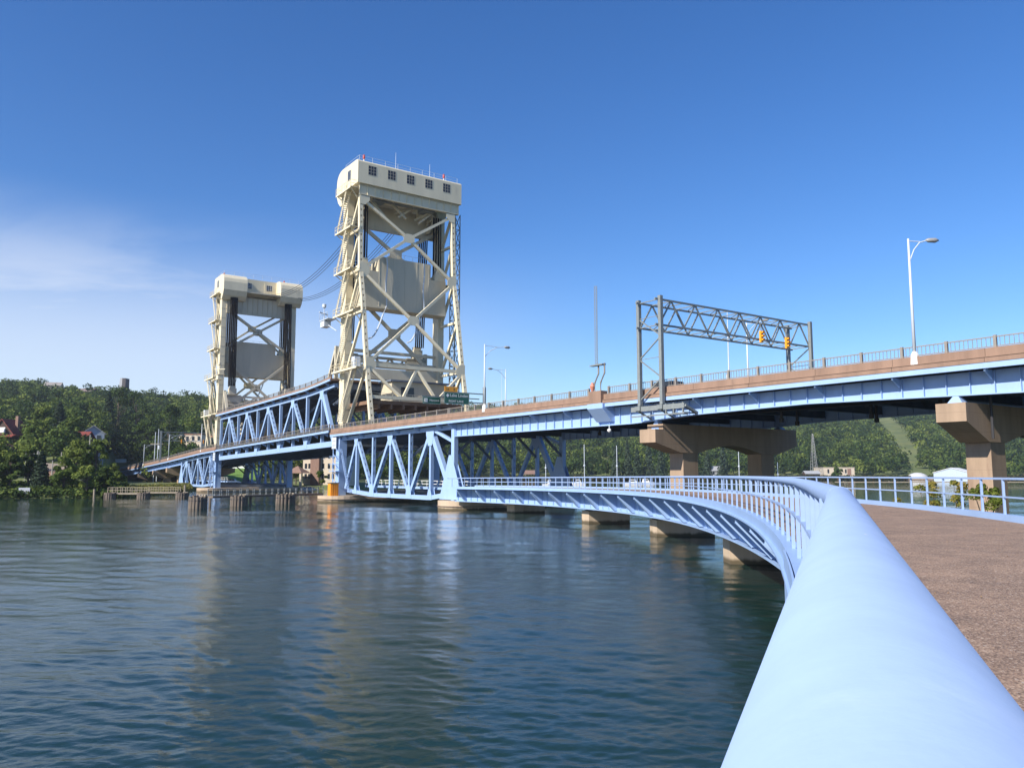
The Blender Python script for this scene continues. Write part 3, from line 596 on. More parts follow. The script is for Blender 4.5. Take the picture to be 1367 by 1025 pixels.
# ------------------------------------------------------------------ truss spans under the road (near and far), mirrored about s = 201
MIR = lambda s, w, z: P(402 - s, w, z)
def under_truss(label, F, zo, zb):
    sgn = 1 if F is P else -1; sof = lambda s: s if F is P else 402 - s
    t = thing('truss_span', label, 'bridge span', F(144, 10.25, 0), 0, 'double deck truss spans below the towers')
    s0, s1 = (125.4, 164.8) if F is P else (402 - 164.8, 402 - 125.4)
    tmp = []
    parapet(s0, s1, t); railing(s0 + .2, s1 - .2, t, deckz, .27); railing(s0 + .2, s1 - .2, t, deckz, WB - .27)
    zt = lambda s: deckz(sof(s)) - .75; zbot = zb
    T = [131.8, 144.0, 156.2]; Bn = [137.9, 150.1]; e0, e1 = 125.7, 162.6
    for w, inn in ((1.3, 1), (19.2, -1)):
        a = F(e0, w, zt(e0)); b = F(e1, w, zt(e1))
        m = MB(); m.bar(a, b, WV, .62, .55); m.build('top_chord', BLUE, t)
        pts = [(127.0, 1.9), (131.8, zbot), (150.1, zbot), (160.4, zbot + .55)]
        m = MB()
        for p, q in zip(pts[:-1], pts[1:]): m.bar(F(p[0], w, p[1]), F(q[0], w, q[1]), WV, .6, .55)
        m.build('bottom_chord', BLUE, t)
        for s in T + Bn:
            m = MB(); lo = zbot if s < 155 else zbot + .3; m.perf(F(s, w, lo), F(s, w, zt(s)), WV, .42, .5) if s in Bn else m.bar(F(s, w, lo), F(s, w, zt(s)), WV, .42, .5); m.build('vertical', BLUE, t)
        for p, q in ((131.8, 137.9), (144.0, 137.9), (144.0, 150.1), (156.2, 150.1)):
            m = MB(); m.perf(F(p, w, zt(p) - .2), F(q, w, zbot + .2), WV, .5, .52); m.build('diagonal', BLUE, t)
        m = MB(); m.perf(F(156.2, w, zt(156) - .2), F(160.4, w, zbot + .8), WV, .5, .52); m.build('diagonal', BLUE, t)
        m = MB(); m.bar(F(131.8, w, zt(131.8) - .2), F(127.3, w, 3.6), WV, .8, .56); m.build('diagonal', BLUE, t)
        m = MB(); m.bar(F(131.3, w, zt(131) - .1), F(125.9, w, zt(126) - 1.9), WV, .38, .4); m.build('knee_brace', BLUE, t)
        for s, sc, top in [(131.8, 1.5, 1), (144.0, 1.2, 1), (156.2, 1.0, 1), (137.9, 1.1, 0), (150.1, 1.1, 0), (131.8, .8, 0), (144, .7, 0), (156.2, .7, 0)]:   # gussets
            z = zt(s) if top else (zbot if s < 155 else zbot + .3); sg = -1 if top else 1
            g = MB()
            for o in (-.31, .28):
                g.prism([F(s - .75 * sc, w + o, z - sg * .28), F(s + .75 * sc, w + o, z - sg * .28), F(s + .7 * sc, w + o, z + sg * .5 * sc), F(s + .35 * sc, w + o, z + sg * 1.5 * sc), F(s - .35 * sc, w + o, z + sg * 1.5 * sc), F(s - .7 * sc, w + o, z + sg * .5 * sc)], WV * .03)
            g.build('gusset', BLUE, t)
        # end post with flared shoe
        m = MB(); m.bar(F(125.7, w, 1.15), F(125.7, w, deckz(sof(125.4)) - .4), WV, .75, .6); m.build('end_post', BLUE, t)
        m = MB(); m.prism([F(123.4, w - .34, 1.25), F(129.0, w - .34, 1.25), F(128.6, w - .34, 2.2), F(126.6, w - .34, 7.0), F(125.9, w - .34, 7.0), F(123.4, w - .34, 1.9)], WV * .03)
        m.prism([F(123.4, w + .31, 1.25), F(129.0, w + .31, 1.25), F(128.6, w + .31, 2.2), F(126.6, w + .31, 7.0), F(125.9, w + .31, 7.0), F(123.4, w + .31, 1.9)], WV * .03); m.build('shoe_plate', BLUE, t)
        m = MB(); m.bar(F(162.8, w, 1.0), F(162.8, w, deckz(sof(163)) - .4), WV, 1.5, 1.3); m.build('tower_post', BLUE, t)
    u = MB()
    for s in (125.7, 131.8, 137.9, 144, 150.1, 156.2, 162.8):
        u.bar(F(s, 1.3, zt(s) - .2), F(s, 19.2, zt(s) - .2), ZV, .3, 1.2); u.bar(F(s, 1.6, zbot + .1), F(s, 18.9, zbot + .1), ZV, .3, .6)
        for w0, w1 in ((1.5, 5.0), (19.0, 15.5)): u.bar(F(s, w0, zt(s) - 3.6), F(s, w1, zt(s) - .6), UV, .3, .3)
    for w in (4.4, 7.3, 10.25, 13.2, 16.1): u.bar(F(125.7, w, zt(126) + .1), F(162.6, w, zt(162) + .1), ZV, .25, .5)
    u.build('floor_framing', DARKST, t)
    # service walk at the lower level with its own white railing
    sv = MB(); sv.bar(F(126.5, 6, 2.5), F(160, 6, 2.5), ZV, 3.0, .3); sv.build('service_walk', BLUE, t)
    sr = MB()
    for wz in (3.55, 3.1): sr.bar(F(127, 4.6, wz), F(160, 4.6, wz), ZV, .07, .07)
    for i in range(23): sr.bar(F(127 + i * 1.5, 4.6, 2.6), F(127 + i * 1.5, 4.6, 3.58), UV, .06, .06)
    sr.build('service_railing', WHITE, t)
    for s in (128.5, 134.8, 141, 147, 153.2, 159.4):
        z = deckz(sof(s))
        for wa, wb in ((.17, 1.3), (WB - .17, 19.2)):
            br = MB(); br.prism([F(s, wa, z - .37), F(s, wb, z - .37), F(s, wb, z - 1.05), F(s, wa, z - .5)], UV * .12); br.build('bracket', BLUE, t)
    # access ladder cage and number board on the tower-side post
    lt = MB(); w = .2
    for ds in (161.0, 163.6):
        lt.bar(F(ds, w, .9), F(ds, w, 9.4), WV, .12, .12)
    for z in (5.0, 6.1, 7.4): 
        lt.bar(F(161, w - .6, z), F(163.8, w - .6, z), WV, .06, .06); lt.bar(F(161, w, z), F(161, w - .6, z), ZV, .06, .06); lt.bar(F(163.8, w, z), F(163.8, w - .6, z), ZV, .06, .06)
    lt.sw(160.9, 163.9, w - .6, w + .5, 4.9, 4.97, F)
    for k in range(6): lt.bar(F(161, w, 1 + k * 1.4), F(163.6, w, 2.2 + k * 1.4), WV, .09, .09)
    for k in (0, 1): lt.bar(F(157.5 + k * .5, .6, 1.6), F(161 + k * .5, .6, 8.6), WV, .1, .1)
    for k in range(18): lt.bar(F(157.5 + k * .2, .35, 1.6 + k * .4), F(157.5 + k * .2, .95, 1.6 + k * .4), UV, .05, .2)
    lt.build('access_ladder', BLUE, t)
    return t
under_truss('blue double deck truss span under the near tower, between the two rounded piers', P, 0, 1.35)
under_truss('blue double deck truss span beneath the far tower', MIR, 0, 1.35)
def deck_end_board(F, s, lab, sof):
    t = thing('clearance_board', lab, 'sign', F(s, .4, deckz(sof) - 2), 0, 'clearance boards under the tower decks')
    m = MB(); m.sw(s - .9, s + .9, .15, .25, deckz(sof) - 2.4, deckz(sof) - .5, F); m.build('board', GALV, t)
    q = MB()
    for k in range(2):
        for j in range(3): q.sw(s - .6 + j * .45, s - .3 + j * .45, .12, .15, deckz(sof) - 1.2 - k * .7, deckz(sof) - 1.08 - k * .7, F)
    q.build('faded_lettering', LAMPM, t)
    return t
deck_end_board(P, 163.3, 'pale grey clearance board below the deck at the near tower', 163)
deck_end_board(MIR, 163.3, 'pale grey clearance board below the deck at the far tower', 239)

# ------------------------------------------------------------------ lift span
ls = thing('lift_span', 'raised blue truss lift span between the two towers, carrying the road on its lower deck', 'bridge span', P(201, 10.25, 10))
lowz = lin([165, 241], [11.85, 10.1]); upz = lin([165, 176, 200, 225, 241], [20.75, 19.95, 19.45, 19.0, 18.75])
s0, s1 = 165.5, 238.0
seg = [s0 + (s1 - s0) * i / 12 for i in range(13)]
for nm, zf in (('lower_deck', lowz), ('upper_deck', upz)):
    e = [MB(), MB()]; p = MB()
    for a, b in zip(seg[:-1], seg[1:]):
        for (w0, w1) in ((0, .16), (WB - .16, WB)): e[w0 > 5].sw(a, b, w0, w1, zf(a) - .34, zf(a), P, zf(b) - .34, zf(b))
        p.sw(a, b, .17, WB - .17, zf(a) - .22, zf(a) + .12, P, zf(b) - .22, zf(b) + .12)
        for (w0, w1) in ((.2, .45), (WB - .45, WB - .2)): p.sw(a, b, w0, w1, zf(a) + .12, zf(a) + .4, P, zf(b) + .12, zf(b) + .4)
    for q in (0, 1): e[q].build(nm + '_edge_beam', BLUE, ls)
    p.build(nm, ROAD if nm == 'lower_deck' else PARA, ls)
    for w in (.3, WB - .3): railing(s0 + .3, s1 - .3, ls, zf, w, base=.42, name='railing', balus=(w < 1))
tz = lambda s: upz(s) - .95; bz = lambda s: 10.0 - (s - 165) * .0200 - .35
Tn = [171.5, 186.3, 201.0, 215.7, 229.6]; Bt = [165.8, 179.0, 193.8, 208.5, 222.7, 237.2]
for w in (1.3, 19.2):
    for k, (a, b) in enumerate(zip(sorted(Tn + Bt)[:-1], sorted(Tn + Bt)[1:])):
        pass
    ss = sorted(Tn + Bt); m = MB(); m2 = MB()
    for a, b in zip(ss[:-1], ss[1:]): m.bar(P(a, w, tz(a)), P(b, w, tz(b)), WV, .62, .6); m2.bar(P(a, w, bz(a)), P(b, w, bz(b)), WV, .95, .6)
    m.build('top_chord', BLUE, ls); m2.build('bottom_chord', BLUE, ls)
    for s in ss[1:]:
        m = MB(); m.bar(P(s, w, bz(s)), P(s, w, tz(s)), WV, .34 if s in Tn else .42, .55); m.build('vertical', BLUE, ls)
    for tn in Tn:
        for bn in Bt:
            if abs(tn - bn) < 8.5:
                m = MB(); heavy = (bn in (165.8, 237.2))
                (m.bar if heavy else m.perf)(P(tn, w, tz(tn) - .3), P(bn, w, bz(bn) + .2), WV, .95 if bn == 165.8 else .55, .62); m.build('diagonal', BLUE, ls)
    for s in ss[1:-1]:
        top = s in Tn; z = tz(s) if top else bz(s); sg = -1 if top else 1; sc = 1.0
        g = MB()
        for o in (-.34, .31): g.prism([P(s - .95, w + o, z - sg * .3), P(s + .95, w + o, z - sg * .3), P(s + .9, w + o, z + sg * .5), P(s + .4, w + o, z + sg * 1.7), P(s - .4, w + o, z + sg * 1.7), P(s - .9, w + o, z + sg * .5)], WV * .03)
        g.build('gusset', BLUE, ls)
u = MB()
for s in sorted(Tn + Bt) + [167.2]:
    u.sw(s - .2, s + .2, 1.6, 18.9, bz(s) - .4, bz(s) + .9); u.sw(s - .2, s + .2, 1.6, 18.9, tz(s) - .6, tz(s) + .5)
    for w0, w1 in ((1.5, 4.5), (19.0, 16.0)): u.bar(P(s, w0, tz(s) - 3.2), P(s, w1, tz(s) - .6), UV, .3, .3)
for w in (4.4, 7.3, 10.25, 13.2, 16.1):
    for zz in (bz, tz): u.bar(P(165.8, w, zz(165.8) + .75), P(237.2, w, zz(237.2) + .75), ZV, .25, .6)
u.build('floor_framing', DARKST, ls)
for s in np.arange(168, 237, 4.8):
    for zf, dz in ((lowz, .6), (upz, .6)):
        for wa, wb in ((.17, 1.0), (WB - .17, 19.5)): b = MB(); b.prism([P(s, wa, zf(s) - .35), P(s, wb, zf(s) - .35), P(s, wb, zf(s) - .95), P(s, wa, zf(s) - .45)], UV * .1); b.build('bracket', BLUE, ls)
# lifting portals at both ends, on top of the upper deck
for sA, sB, nm in ((166.4, 169.6, 'n'), (236.4, 233.2, 'f')):
    z = upz(sA); m = MB(); sg = 1 if sB > sA else -1
    for w in (1.5, 19.0):
        m.bar(P(sA, w, z), P(sA, w, z + 6.0), WV, .5, .6); m.bar(P(sA + .1 * sg, w, z + 5.6), P(sB, w, z + .2), WV, .45, .6)
    m.bar(P(sA, 1.5, z + 4.6), P(sA, 19.0, z + 4.6), UV, .45, .5); m.bar(P(sA, 1.5, z + 3.0), P(sA, 19.0, z + 3.0), UV, .45, .5)
    for k in range(4):
        w0 = 4.5 + k * 2.9; m.bar(P(sA, w0, z + 3.0), P(sA, w0 + 1.45, z + 4.6), UV, .3, .3); m.bar(P(sA, w0 + 1.45, z + 4.6), P(sA, w0 + 2.9, z + 3.0), UV, .3, .3)
    m.sw(sA - .25, sA + .25, 1.8, 5.4, z + 2.4, z + 5.0); m.sw(sA - .25, sA + .25, 15.1, 18.7, z + 2.4, z + 5.0)
    for w in (3.3, 17.2): m.sw(sA - .6, sA + .6, w - .9, w + .9, z + 5.0, z + 6.6); m.sw(sA - .4, sA + .4, w - .7, w + .7, z + 6.6, z + 7.2)
    m.build('lifting_girder', CREAMG, ls)

# ------------------------------------------------------------------ towers
def tower(label, F, zo, base, full=True):
    t = thing('lift_tower', label, 'bridge tower', F(158, 10.25, base), 0, 'lift towers of the bridge')
    Z = lambda z: z + zo if z > 24 else base + (z - 11.4) * (24 + zo - base) / (24 - 11.4)
    leg = [(151.0, 11.4), (153.4, 21.9), (155.4, 33.0), (156.6, 38.2), (157.2, 51.2)]
    ls_ = lambda z: float(np.interp(z, [q[1] for q in leg], [q[0] for q in leg]))
    for w in (1.3, 19.2):
        m = MB()
        for p, q in zip(leg[:-1], leg[1:]): m.perf(F(p[0], w, Z(p[1])), F(q[0], w, Z(q[1])), WV, .64, .66, gap=.32, pitch=1.05)
        m.build('leg', CREAM, t)
        m = MB(); m.sw(161.0, 162.9, w - .6, w + .6, Z(11.4), Z(51.4), F)
        for z in np.arange(12.5, 51, 2.4): m.sw(160.96, 162.94, w - .64, w + .64, Z(z), Z(z) + .12, F)
        m.build('guide_column', CREAM, t)
        # side face bracing
        lv = [51.0, 45.2, 38.2, 31.0, 21.9]
        for z0, z1 in zip(lv[:-1], lv[1:]):
            m = MB(); m.bar(F(ls_(z0), w, Z(z0)), F(161.1, w, Z(z1)), WV, .42, .4); m.build('side_brace', CREAM, t)
        for z in lv[1:]:
            m = MB(); m.bar(F(ls_(z), w, Z(z)), F(161.1, w, Z(z)), WV, .4, .4); m.build('side_strut', CREAM, t)
        m = MB(); m.bar(F(ls_(21.9), w, Z(21.7)), F(160.3, w, Z(12.4)), WV, .42, .45); m.build('side_brace', CREAM, t)
    # X bracing, front and rear faces
    for z0, z1, zc_ in ((50.7, 38.2, 45.0), (38.2, 21.9, 30.2)):
        for a, bw in ((1.3, 19.2), (19.2, 1.3)):
            m = MB(); m.perf(F(ls_(z0), a, Z(z0)), F(ls_(zc_), 10.25, Z(zc_)), UV, .46, .44, gap=.3); m.perf(F(ls_(zc_), 10.25, Z(zc_)), F(ls_(z1), bw, Z(z1)), UV, .46, .44, gap=.3); m.build('cross_brace', CREAM, t)
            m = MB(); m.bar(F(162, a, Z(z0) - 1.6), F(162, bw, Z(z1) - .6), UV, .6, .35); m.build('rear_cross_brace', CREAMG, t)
        m = MB(); s = ls_(zc_) - .3
        m.prism([F(s, 10.25 + x, Z(zc_) + y) for x, y in ((-1.05, -.4), (-1.05, .4), (-.5, .8), (.5, .8), (1.05, .4), (1.05, -.4), (.5, -.8), (-.5, -.8))], UV * (.04 if F is P else -.04)); m.build('gusset', CREAM, t)
        m = MB(); m.prism([F(161.7, 10.25 + x, Z((z0 + z1) / 2) - 1.1 + y) for x, y in ((-1.2, -.5), (-1.2, .5), (-.6, .9), (.6, .9), (1.2, .5), (1.2, -.5), (.6, -.9), (-.6, -.9))], UV * .04); m.build('gusset', CREAMG, t)
    for z in (50.7, 38.2, 21.9):
        for w in (1.3, 19.2):
            sg = 1 if w < 10 else -1; s = ls_(z) - .42; g = MB()
            g.prism([F(s, w + sg * x, Z(z) + y) for x, y in ((-.3, -1.2), (-.3, 1.2 if z < 50 else .3), (.7, 1.2 if z < 50 else .3), (1.5, .3), (1.5, -.4), (.7, -1.2))], UV * (.04 if F is P else -.04)); g.build('gusset', CREAM, t)
    m = MB(); m.bar(F(153.3, 1.3, Z(21.9)), F(153.3, 19.2, Z(21.9)), UV, .55, .5); m.build('front_strut', CREAM, t)
    m = MB(); m.bar(F(152.2, 1.3, Z(16.4)), F(152.2, 19.2, Z(16.4)), UV, .55, .5); m.build('front_strut', CREAM, t)
    for a, b_ in (((1.3, 21.7), (6.8, 16.6)), ((10.25, 21.7), (7.3, 16.6)), ((10.25, 21.7), (13.3, 16.6)), ((19.2, 21.7), (13.8, 16.6))):
        m = MB(); m.bar(F(ls_(a[1]), a[0], Z(a[1])), F(ls_(b_[1]), b_[0], Z(b_[1])), UV, .42, .4); m.build('k_brace', CREAM, t)
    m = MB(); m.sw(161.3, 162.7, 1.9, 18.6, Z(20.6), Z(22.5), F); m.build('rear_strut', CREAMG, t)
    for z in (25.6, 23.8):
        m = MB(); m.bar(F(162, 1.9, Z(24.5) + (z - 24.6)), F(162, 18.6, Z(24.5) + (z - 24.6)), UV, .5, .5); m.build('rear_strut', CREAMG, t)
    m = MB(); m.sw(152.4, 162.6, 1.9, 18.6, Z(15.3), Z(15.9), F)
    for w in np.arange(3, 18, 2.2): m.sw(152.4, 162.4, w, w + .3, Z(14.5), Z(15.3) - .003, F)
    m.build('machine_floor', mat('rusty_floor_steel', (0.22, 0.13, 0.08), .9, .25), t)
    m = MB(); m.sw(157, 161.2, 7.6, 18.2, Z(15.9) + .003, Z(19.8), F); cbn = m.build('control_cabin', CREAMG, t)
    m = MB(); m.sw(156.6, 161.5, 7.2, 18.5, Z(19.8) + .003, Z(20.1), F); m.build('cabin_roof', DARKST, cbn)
    for w0 in (9.3, 10.6):
        m = MB(); m.sw(156.93, 156.99, w0, w0 + 1.15, Z(17.4), Z(18.9), F); m.build('window', GLASS, cbn)
    m = MB(); m.sw(156.90, 156.99, 9.2, 11.9, Z(17.1), Z(17.3), F); m.build('window_sill', DARK, cbn)
    m = MB()
    for z in (16.5, 17.0):
        m.bar(F(152.6, 1.9, Z(z) + .1), F(152.6, 18.6, Z(z) + .1), ZV, .05, .05)
    for w in np.arange(2, 18.7, 1.2): m.bar(F(152.6, w, Z(15.9)), F(152.6, w, Z(17.1)), UV, .05, .05)
    m.build('floor_railing', CREAM, t)
    # head: stiffened front and rear girders, floor, sheaves
    for s, nm, z0, z1, w0, w1 in ((157.0, 'head_girder', 51.2, 53.0, .9, 20.3), (162.9, 'rear_head_girder', 47.5, 51.9, 1.9, 18.6)):
        m = MB(); m.sw(s - .03, s + .03, w0, w1, Z(z0), Z(z1), F); sd = -.2 if s < 160 else .2
        for w in np.linspace(w0 + .05, w1 - .05, 14): m.sw(min(s + sd, s), max(s + sd, s), w - .03, w + .03, Z(z0), Z(z1) - .003, F)
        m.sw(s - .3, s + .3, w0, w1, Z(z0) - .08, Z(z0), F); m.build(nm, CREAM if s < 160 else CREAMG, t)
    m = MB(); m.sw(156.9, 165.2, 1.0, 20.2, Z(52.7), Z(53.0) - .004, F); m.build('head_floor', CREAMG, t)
    m = MB()
    for w in (2.8, 3.7, 16.6, 17.5):
        for k in range(24):
            a0, a1 = 2 * math.pi * k / 24, 2 * math.pi * (k + 1) / 24; r0, r1 = 1.7, 2.2
            m.prism([F(162 + r * math.cos(a), w, Z(50.4) + r * math.sin(a)) for r, a in ((r0, a0), (r1, a0), (r1, a1), (r0, a1))], WV * .25)
        for k in range(6): a0 = math.pi * k / 3; m.bar(F(162, w + .12, Z(50.4)), F(162 + 1.8 * math.cos(a0), w + .12, Z(50.4) + 1.8 * math.sin(a0)), WV, .22, .2)
    m.build('sheave', CREAMG, t)
    for a, b_ in (((3, 52.5), (7, 49)), ((17.5, 52.5), (13.5, 49)), ((7, 52.5), (11, 49.4)), ((13.5, 52.5), (9.5, 49.4))):
        m = MB(); m.bar(F(159.5, a[0], Z(a[1])), F(159.5, b_[0], Z(b_[1])), UV, .35, .35); m.bar(F(158.2, a[0], Z(a[1])), F(161, b_[0], Z(b_[1]) + 1), UV, .3, .3); m.build('head_brace', CREAMG, t)
    m = MB()
    for w in (5.5, 15): m.sw(158.2, 160.6, w - 1.1, w + 1.1, Z(51.2), Z(52.7), F)
    m.tube([F(159.4, 6, Z(51.9)), F(159.4, 15, Z(51.9))], .45, 10); m.build('drive_machinery', STEEL, t)
    # machine house: long room with rounded sheave bays at its two ends on the lift span side
    h = MB(); prof = [(156.4, 53.0), (156.4, 56.7), (156.6, 56.95), (157.2, 57.1)]
    h.prism([F(s, .4, Z(z)) for s, z in prof + [(161.6, 57.1), (161.6, 53.0)]], WV * 20.2); hs = h.build('machine_house', CREAM, t)
    for w0, w1 in ((.37, 6.2), (14.8, 20.63)):
        pr_ = [(161.3, 52.99), (161.3, 57.12), (162.8, 57.12), (163.7, 57.0), (164.5, 56.6), (165.1, 55.9), (165.3, 55.0), (165.3, 52.9), (164.6, 51.6), (163.6, 50.7), (163.0, 50.7)]
        h = MB(); h.prism([F(s, w0, Z(z)) for s, z in pr_], WV * (w1 - w0)); h.build('sheave_bay', CREAM, t)
    ws_ = [3.0 + k * 3.62 for k in range(5)]
    for w in ws_:
        f = MB(); f.sw(156.386, 156.397, w - .75, w + .75, Z(54.65), Z(56.25), F); fr = f.build('window', GLASS, hs)
        q = MB()
        for x in (-.74, -.25, .25, .74): q.sw(156.376, 156.385, w + x - .025, w + x + .025, Z(54.6), Z(56.3), F)
        for x in (0, .53, 1.06, 1.6): q.sw(156.377, 156.3845, w - .76, w + .76, Z(54.65) + x - .022, Z(54.65) + x + .022, F)
        q.build('frame', CREAMG, fr)
    for w in (7.6, 12.9):
        f = MB(); f.sw(161.61, 161.68, w - .75, w + .75, Z(54.6), Z(56.0), F); fr = f.build('window', GLASS, hs)
        q = MB()
        for x in (-.7, -.25, .25, .7): q.sw(161.69, 161.72, w + x - .04, w + x + .04, Z(54.6), Z(56.05), F)
        for x in (.35, .8): q.sw(161.685, 161.715, w - .76, w + .76, Z(54.6) + x, Z(54.6) + x + .06, F)
        q.build('frame', GALV, fr)
    f = MB(); f.sw(159.3, 160.5, .33, .39, Z(54.3), Z(56.0), F); fr = f.build('window', GLASS, hs); q = MB()
    for x in (159.3, 159.9, 160.45): q.sw(x, x + .06, .28, .325, Z(54.3), Z(56.0), F)
    q.build('frame', GALV, fr)
    m = MB()                                                            # gantry and balcony between the bays (lift span side)
    m.sw(161.7, 163.4, 8.6, 12.6, Z(52.6), Z(52.75), F)
    for w in (8.7, 10.6, 12.5): m.bar(F(163.3, w, Z(52.7)), F(163.3, w, Z(53.8)), UV, .07, .07)
    m.bar(F(163.3, 8.7, Z(53.8)), F(163.3, 12.5, Z(53.8)), ZV, .07, .07); m.bar(F(163.3, 8.7, Z(53.2)), F(163.3, 12.5, Z(53.2)), ZV, .05, .05)
    m.bar(F(161.8, 11.6, Z(53)), F(161.8, 11.6, Z(56.4)), UV, .12, .12); m.build('balcony', CREAM, t)
    # roof rail, masts and beacons
    m = MB()
    for w in np.arange(1, 20.6, 2.4):
        m.bar(F(157.3, w, Z(57.1)), F(157.3, w, Z(58.1)), UV, .05, .05); m.bar(F(163.0, w, Z(57.1)), F(163.0, w, Z(58.1)), UV, .05, .05)
    for z in (58.1, 57.6): 
        for s in (157.3, 163.0): m.bar(F(s, 1, Z(z)), F(s, 20.2, Z(z)), ZV, .03, .03)
        m.bar(F(157.3, 1, Z(z)), F(163.0, 1, Z(z)), ZV, .03, .03)
    m.build('roof_railing', GALV, t)
    for w in (2.2, 17.9):
        m = MB(); m.tube([F(158.2, w, Z(57.1)), F(158.2, w, Z(57.9))], .09, 6); bc = m.build('beacon', WHITE, t)
        m = MB(); m.tube([F(158.2, w, Z(57.9)), F(158.2, w, Z(58.1)), F(158.2, w, Z(58.6)), F(158.2, w, Z(58.75))], [.14, .2, .2, .05], 10); m.build('beacon_lens', REDP, bc)
    if full:
        for w, hh in ((8.4, 3.6), (15.2, 3.0)):
            m = MB(); m.tube([F(158.6, w, Z(57.1)), F(158.6, w, Z(57.1) + hh)], [.05, .025], 6); m.build('antenna', GALV, t)
    # stairs zigzagging down the side
    lv = [52.2, 45.4, 38.3, 31.0, 21.4]
    for i, z in enumerate(lv):
        m = MB(); sa = ls_(min(51, z)) - .5; sb = 162.9
        m.sw(sa, sb, -.75, .55, Z(z) - .08, Z(z), F)
        m.sw(sa, sb, -.8, -.72, Z(z) - .3, Z(z) - .081, F)
        for s in np.linspace(sa, sb, 6): m.bar(F(s, -.75, Z(z)), F(s, -.75, Z(z) + 1.1), WV, .06, .06)
        for q in (.55, 1.1): m.bar(F(sa, -.75, Z(z) + q), F(sb, -.75, Z(z) + q), ZV, .05, .05); m.bar(F(sb, -.75, Z(z) + q), F(sb, .5, Z(z) + q), ZV, .05, .05); m.bar(F(sa, -.75, Z(z) + q), F(sa, .5, Z(z) + q), ZV, .05, .05)
        m.bar(F(sb - .2, -.6, Z(z) - .1), F(161.9, .6, Z(z) - 1.4), UV, .12, .12); m.bar(F(sa + .4, -.6, Z(z) - .1), F(sa + .9, .9, Z(z) - 1.5), UV, .12, .12)
        m.build('landing', CREAM, t)
    lv2 = lv + [12.6]
    for i in range(len(lv2) - 1):
        z0, z1 = lv2[i], lv2[i + 1]; m = MB(); sa = ls_(min(51, z0)) + 1.4; sb = 162.2 if i < 4 else 160.2; n = int((Z(z0) - Z(z1)) / .3)
        for w in (-.62, .18):
            m.bar(F(sa, w, Z(z0)), F(sb, w, Z(z1)), WV, .22, .05); m.bar(F(sa, w, Z(z0) + .95), F(sb, w, Z(z1) + .95), WV, .05, .05)
            m.bar(F(sa, w, Z(z0) + .5), F(sb, w, Z(z1) + .5), WV, .04, .04)
        for k in range(n):
            q = (k + .5) / n; s = sa + (sb - sa) * q; z = Z(z0) + (Z(z1) - Z(z0)) * q; m.sw(s - .13, s + .13, -.6, .16, z - .03, z + .02, F)
        for k in range(9):
            q = k / 8; s = sa + (sb - sa) * q; z = Z(z0) + (Z(z1) - Z(z0)) * q; m.bar(F(s, -.62, z), F(s, -.62, z + .95), WV, .04, .04)
        m.build('stair_flight', CREAM, t)
    m = MB(); m.sw(154.1, 155.3, -.5, .5, Z(21.5), Z(23.2), F); m.build('equipment_box', GALV, t)
    # outrigger with radar and lamps on the lift span side
    m = MB(); m.sw(164.6, 168.4, -1.0, .6, Z(31.0), Z(31.12), F)
    for s in np.linspace(164.8, 168.4, 4): m.bar(F(s, -1, Z(31.1)), F(s, -1, Z(32.2)), WV, .05, .05)
    m.bar(F(164.8, -1, Z(32.2)), F(168.4, -1, Z(32.2)), ZV, .05, .05); m.bar(F(168.2, -.2, Z(31.0)), F(163.5, .2, Z(28.8)), WV, .12, .12)
    m.sw(166.4, 168.2, -.9, .3, Z(29.9), Z(30.9), F)
    m.tube([F(167.6, -.5, Z(31.1)), F(167.6, -.5, Z(33.4))], .07, 6); m.tube([F(167.6, -.5, Z(33.3)), F(167.6, -.5, Z(33.5)), F(167.6, -.5, Z(34.0)), F(167.6, -.5, Z(34.1))], [.1, .35, .35, .1], 10)
    m.bar(F(167.0, -1.6, Z(32.4)), F(168.6, .6, Z(32.4)), ZV, .12, .2); m.build('outrigger_platform', GALV if full else CREAM, t)
    # lift shaft lattice on the far side
    m = MB(); zA, zB = Z(12), Z(51.4)
    cs = [(157.4, 19.9), (159.0, 19.9), (159.0, 20.95), (157.4, 20.95)]
    for s, w in cs: m.bar(F(s, w, zA), F(s, w, zB), UV, .14, .14)
    k = 14; dz = (zB - zA) / k
    for i in range(k):
        z = zA + i * dz
        for (a, b_) in ((cs[0], cs[1]), (cs[1], cs[2]), (cs[2], cs[3]), (cs[3], cs[0])):
            m.bar(F(a[0], a[1], z), F(b_[0], b_[1], z), ZV, .1, .1)
            if i % 2: a, b_ = b_, a
            m.bar(F(a[0], a[1], z), F(b_[0], b_[1], z + dz), ZV, .1, .1)
        if i % 2 == 0: m.bar(F(158.0, 19.2, z), F(158.0, 20.0, z), ZV, .14, .14)
    if full: m.build('lattice_shaft', STEEL, t)
    return t, Z
tw1, Z1 = tower('large cream steel lift tower nearest the camera, with zigzag stairs and machine house', P, 0, 11.9)
tw2, Z2 = tower('smaller looking cream steel lift tower at the far end of the raised span', MIR, -2.7, 10.3, False)

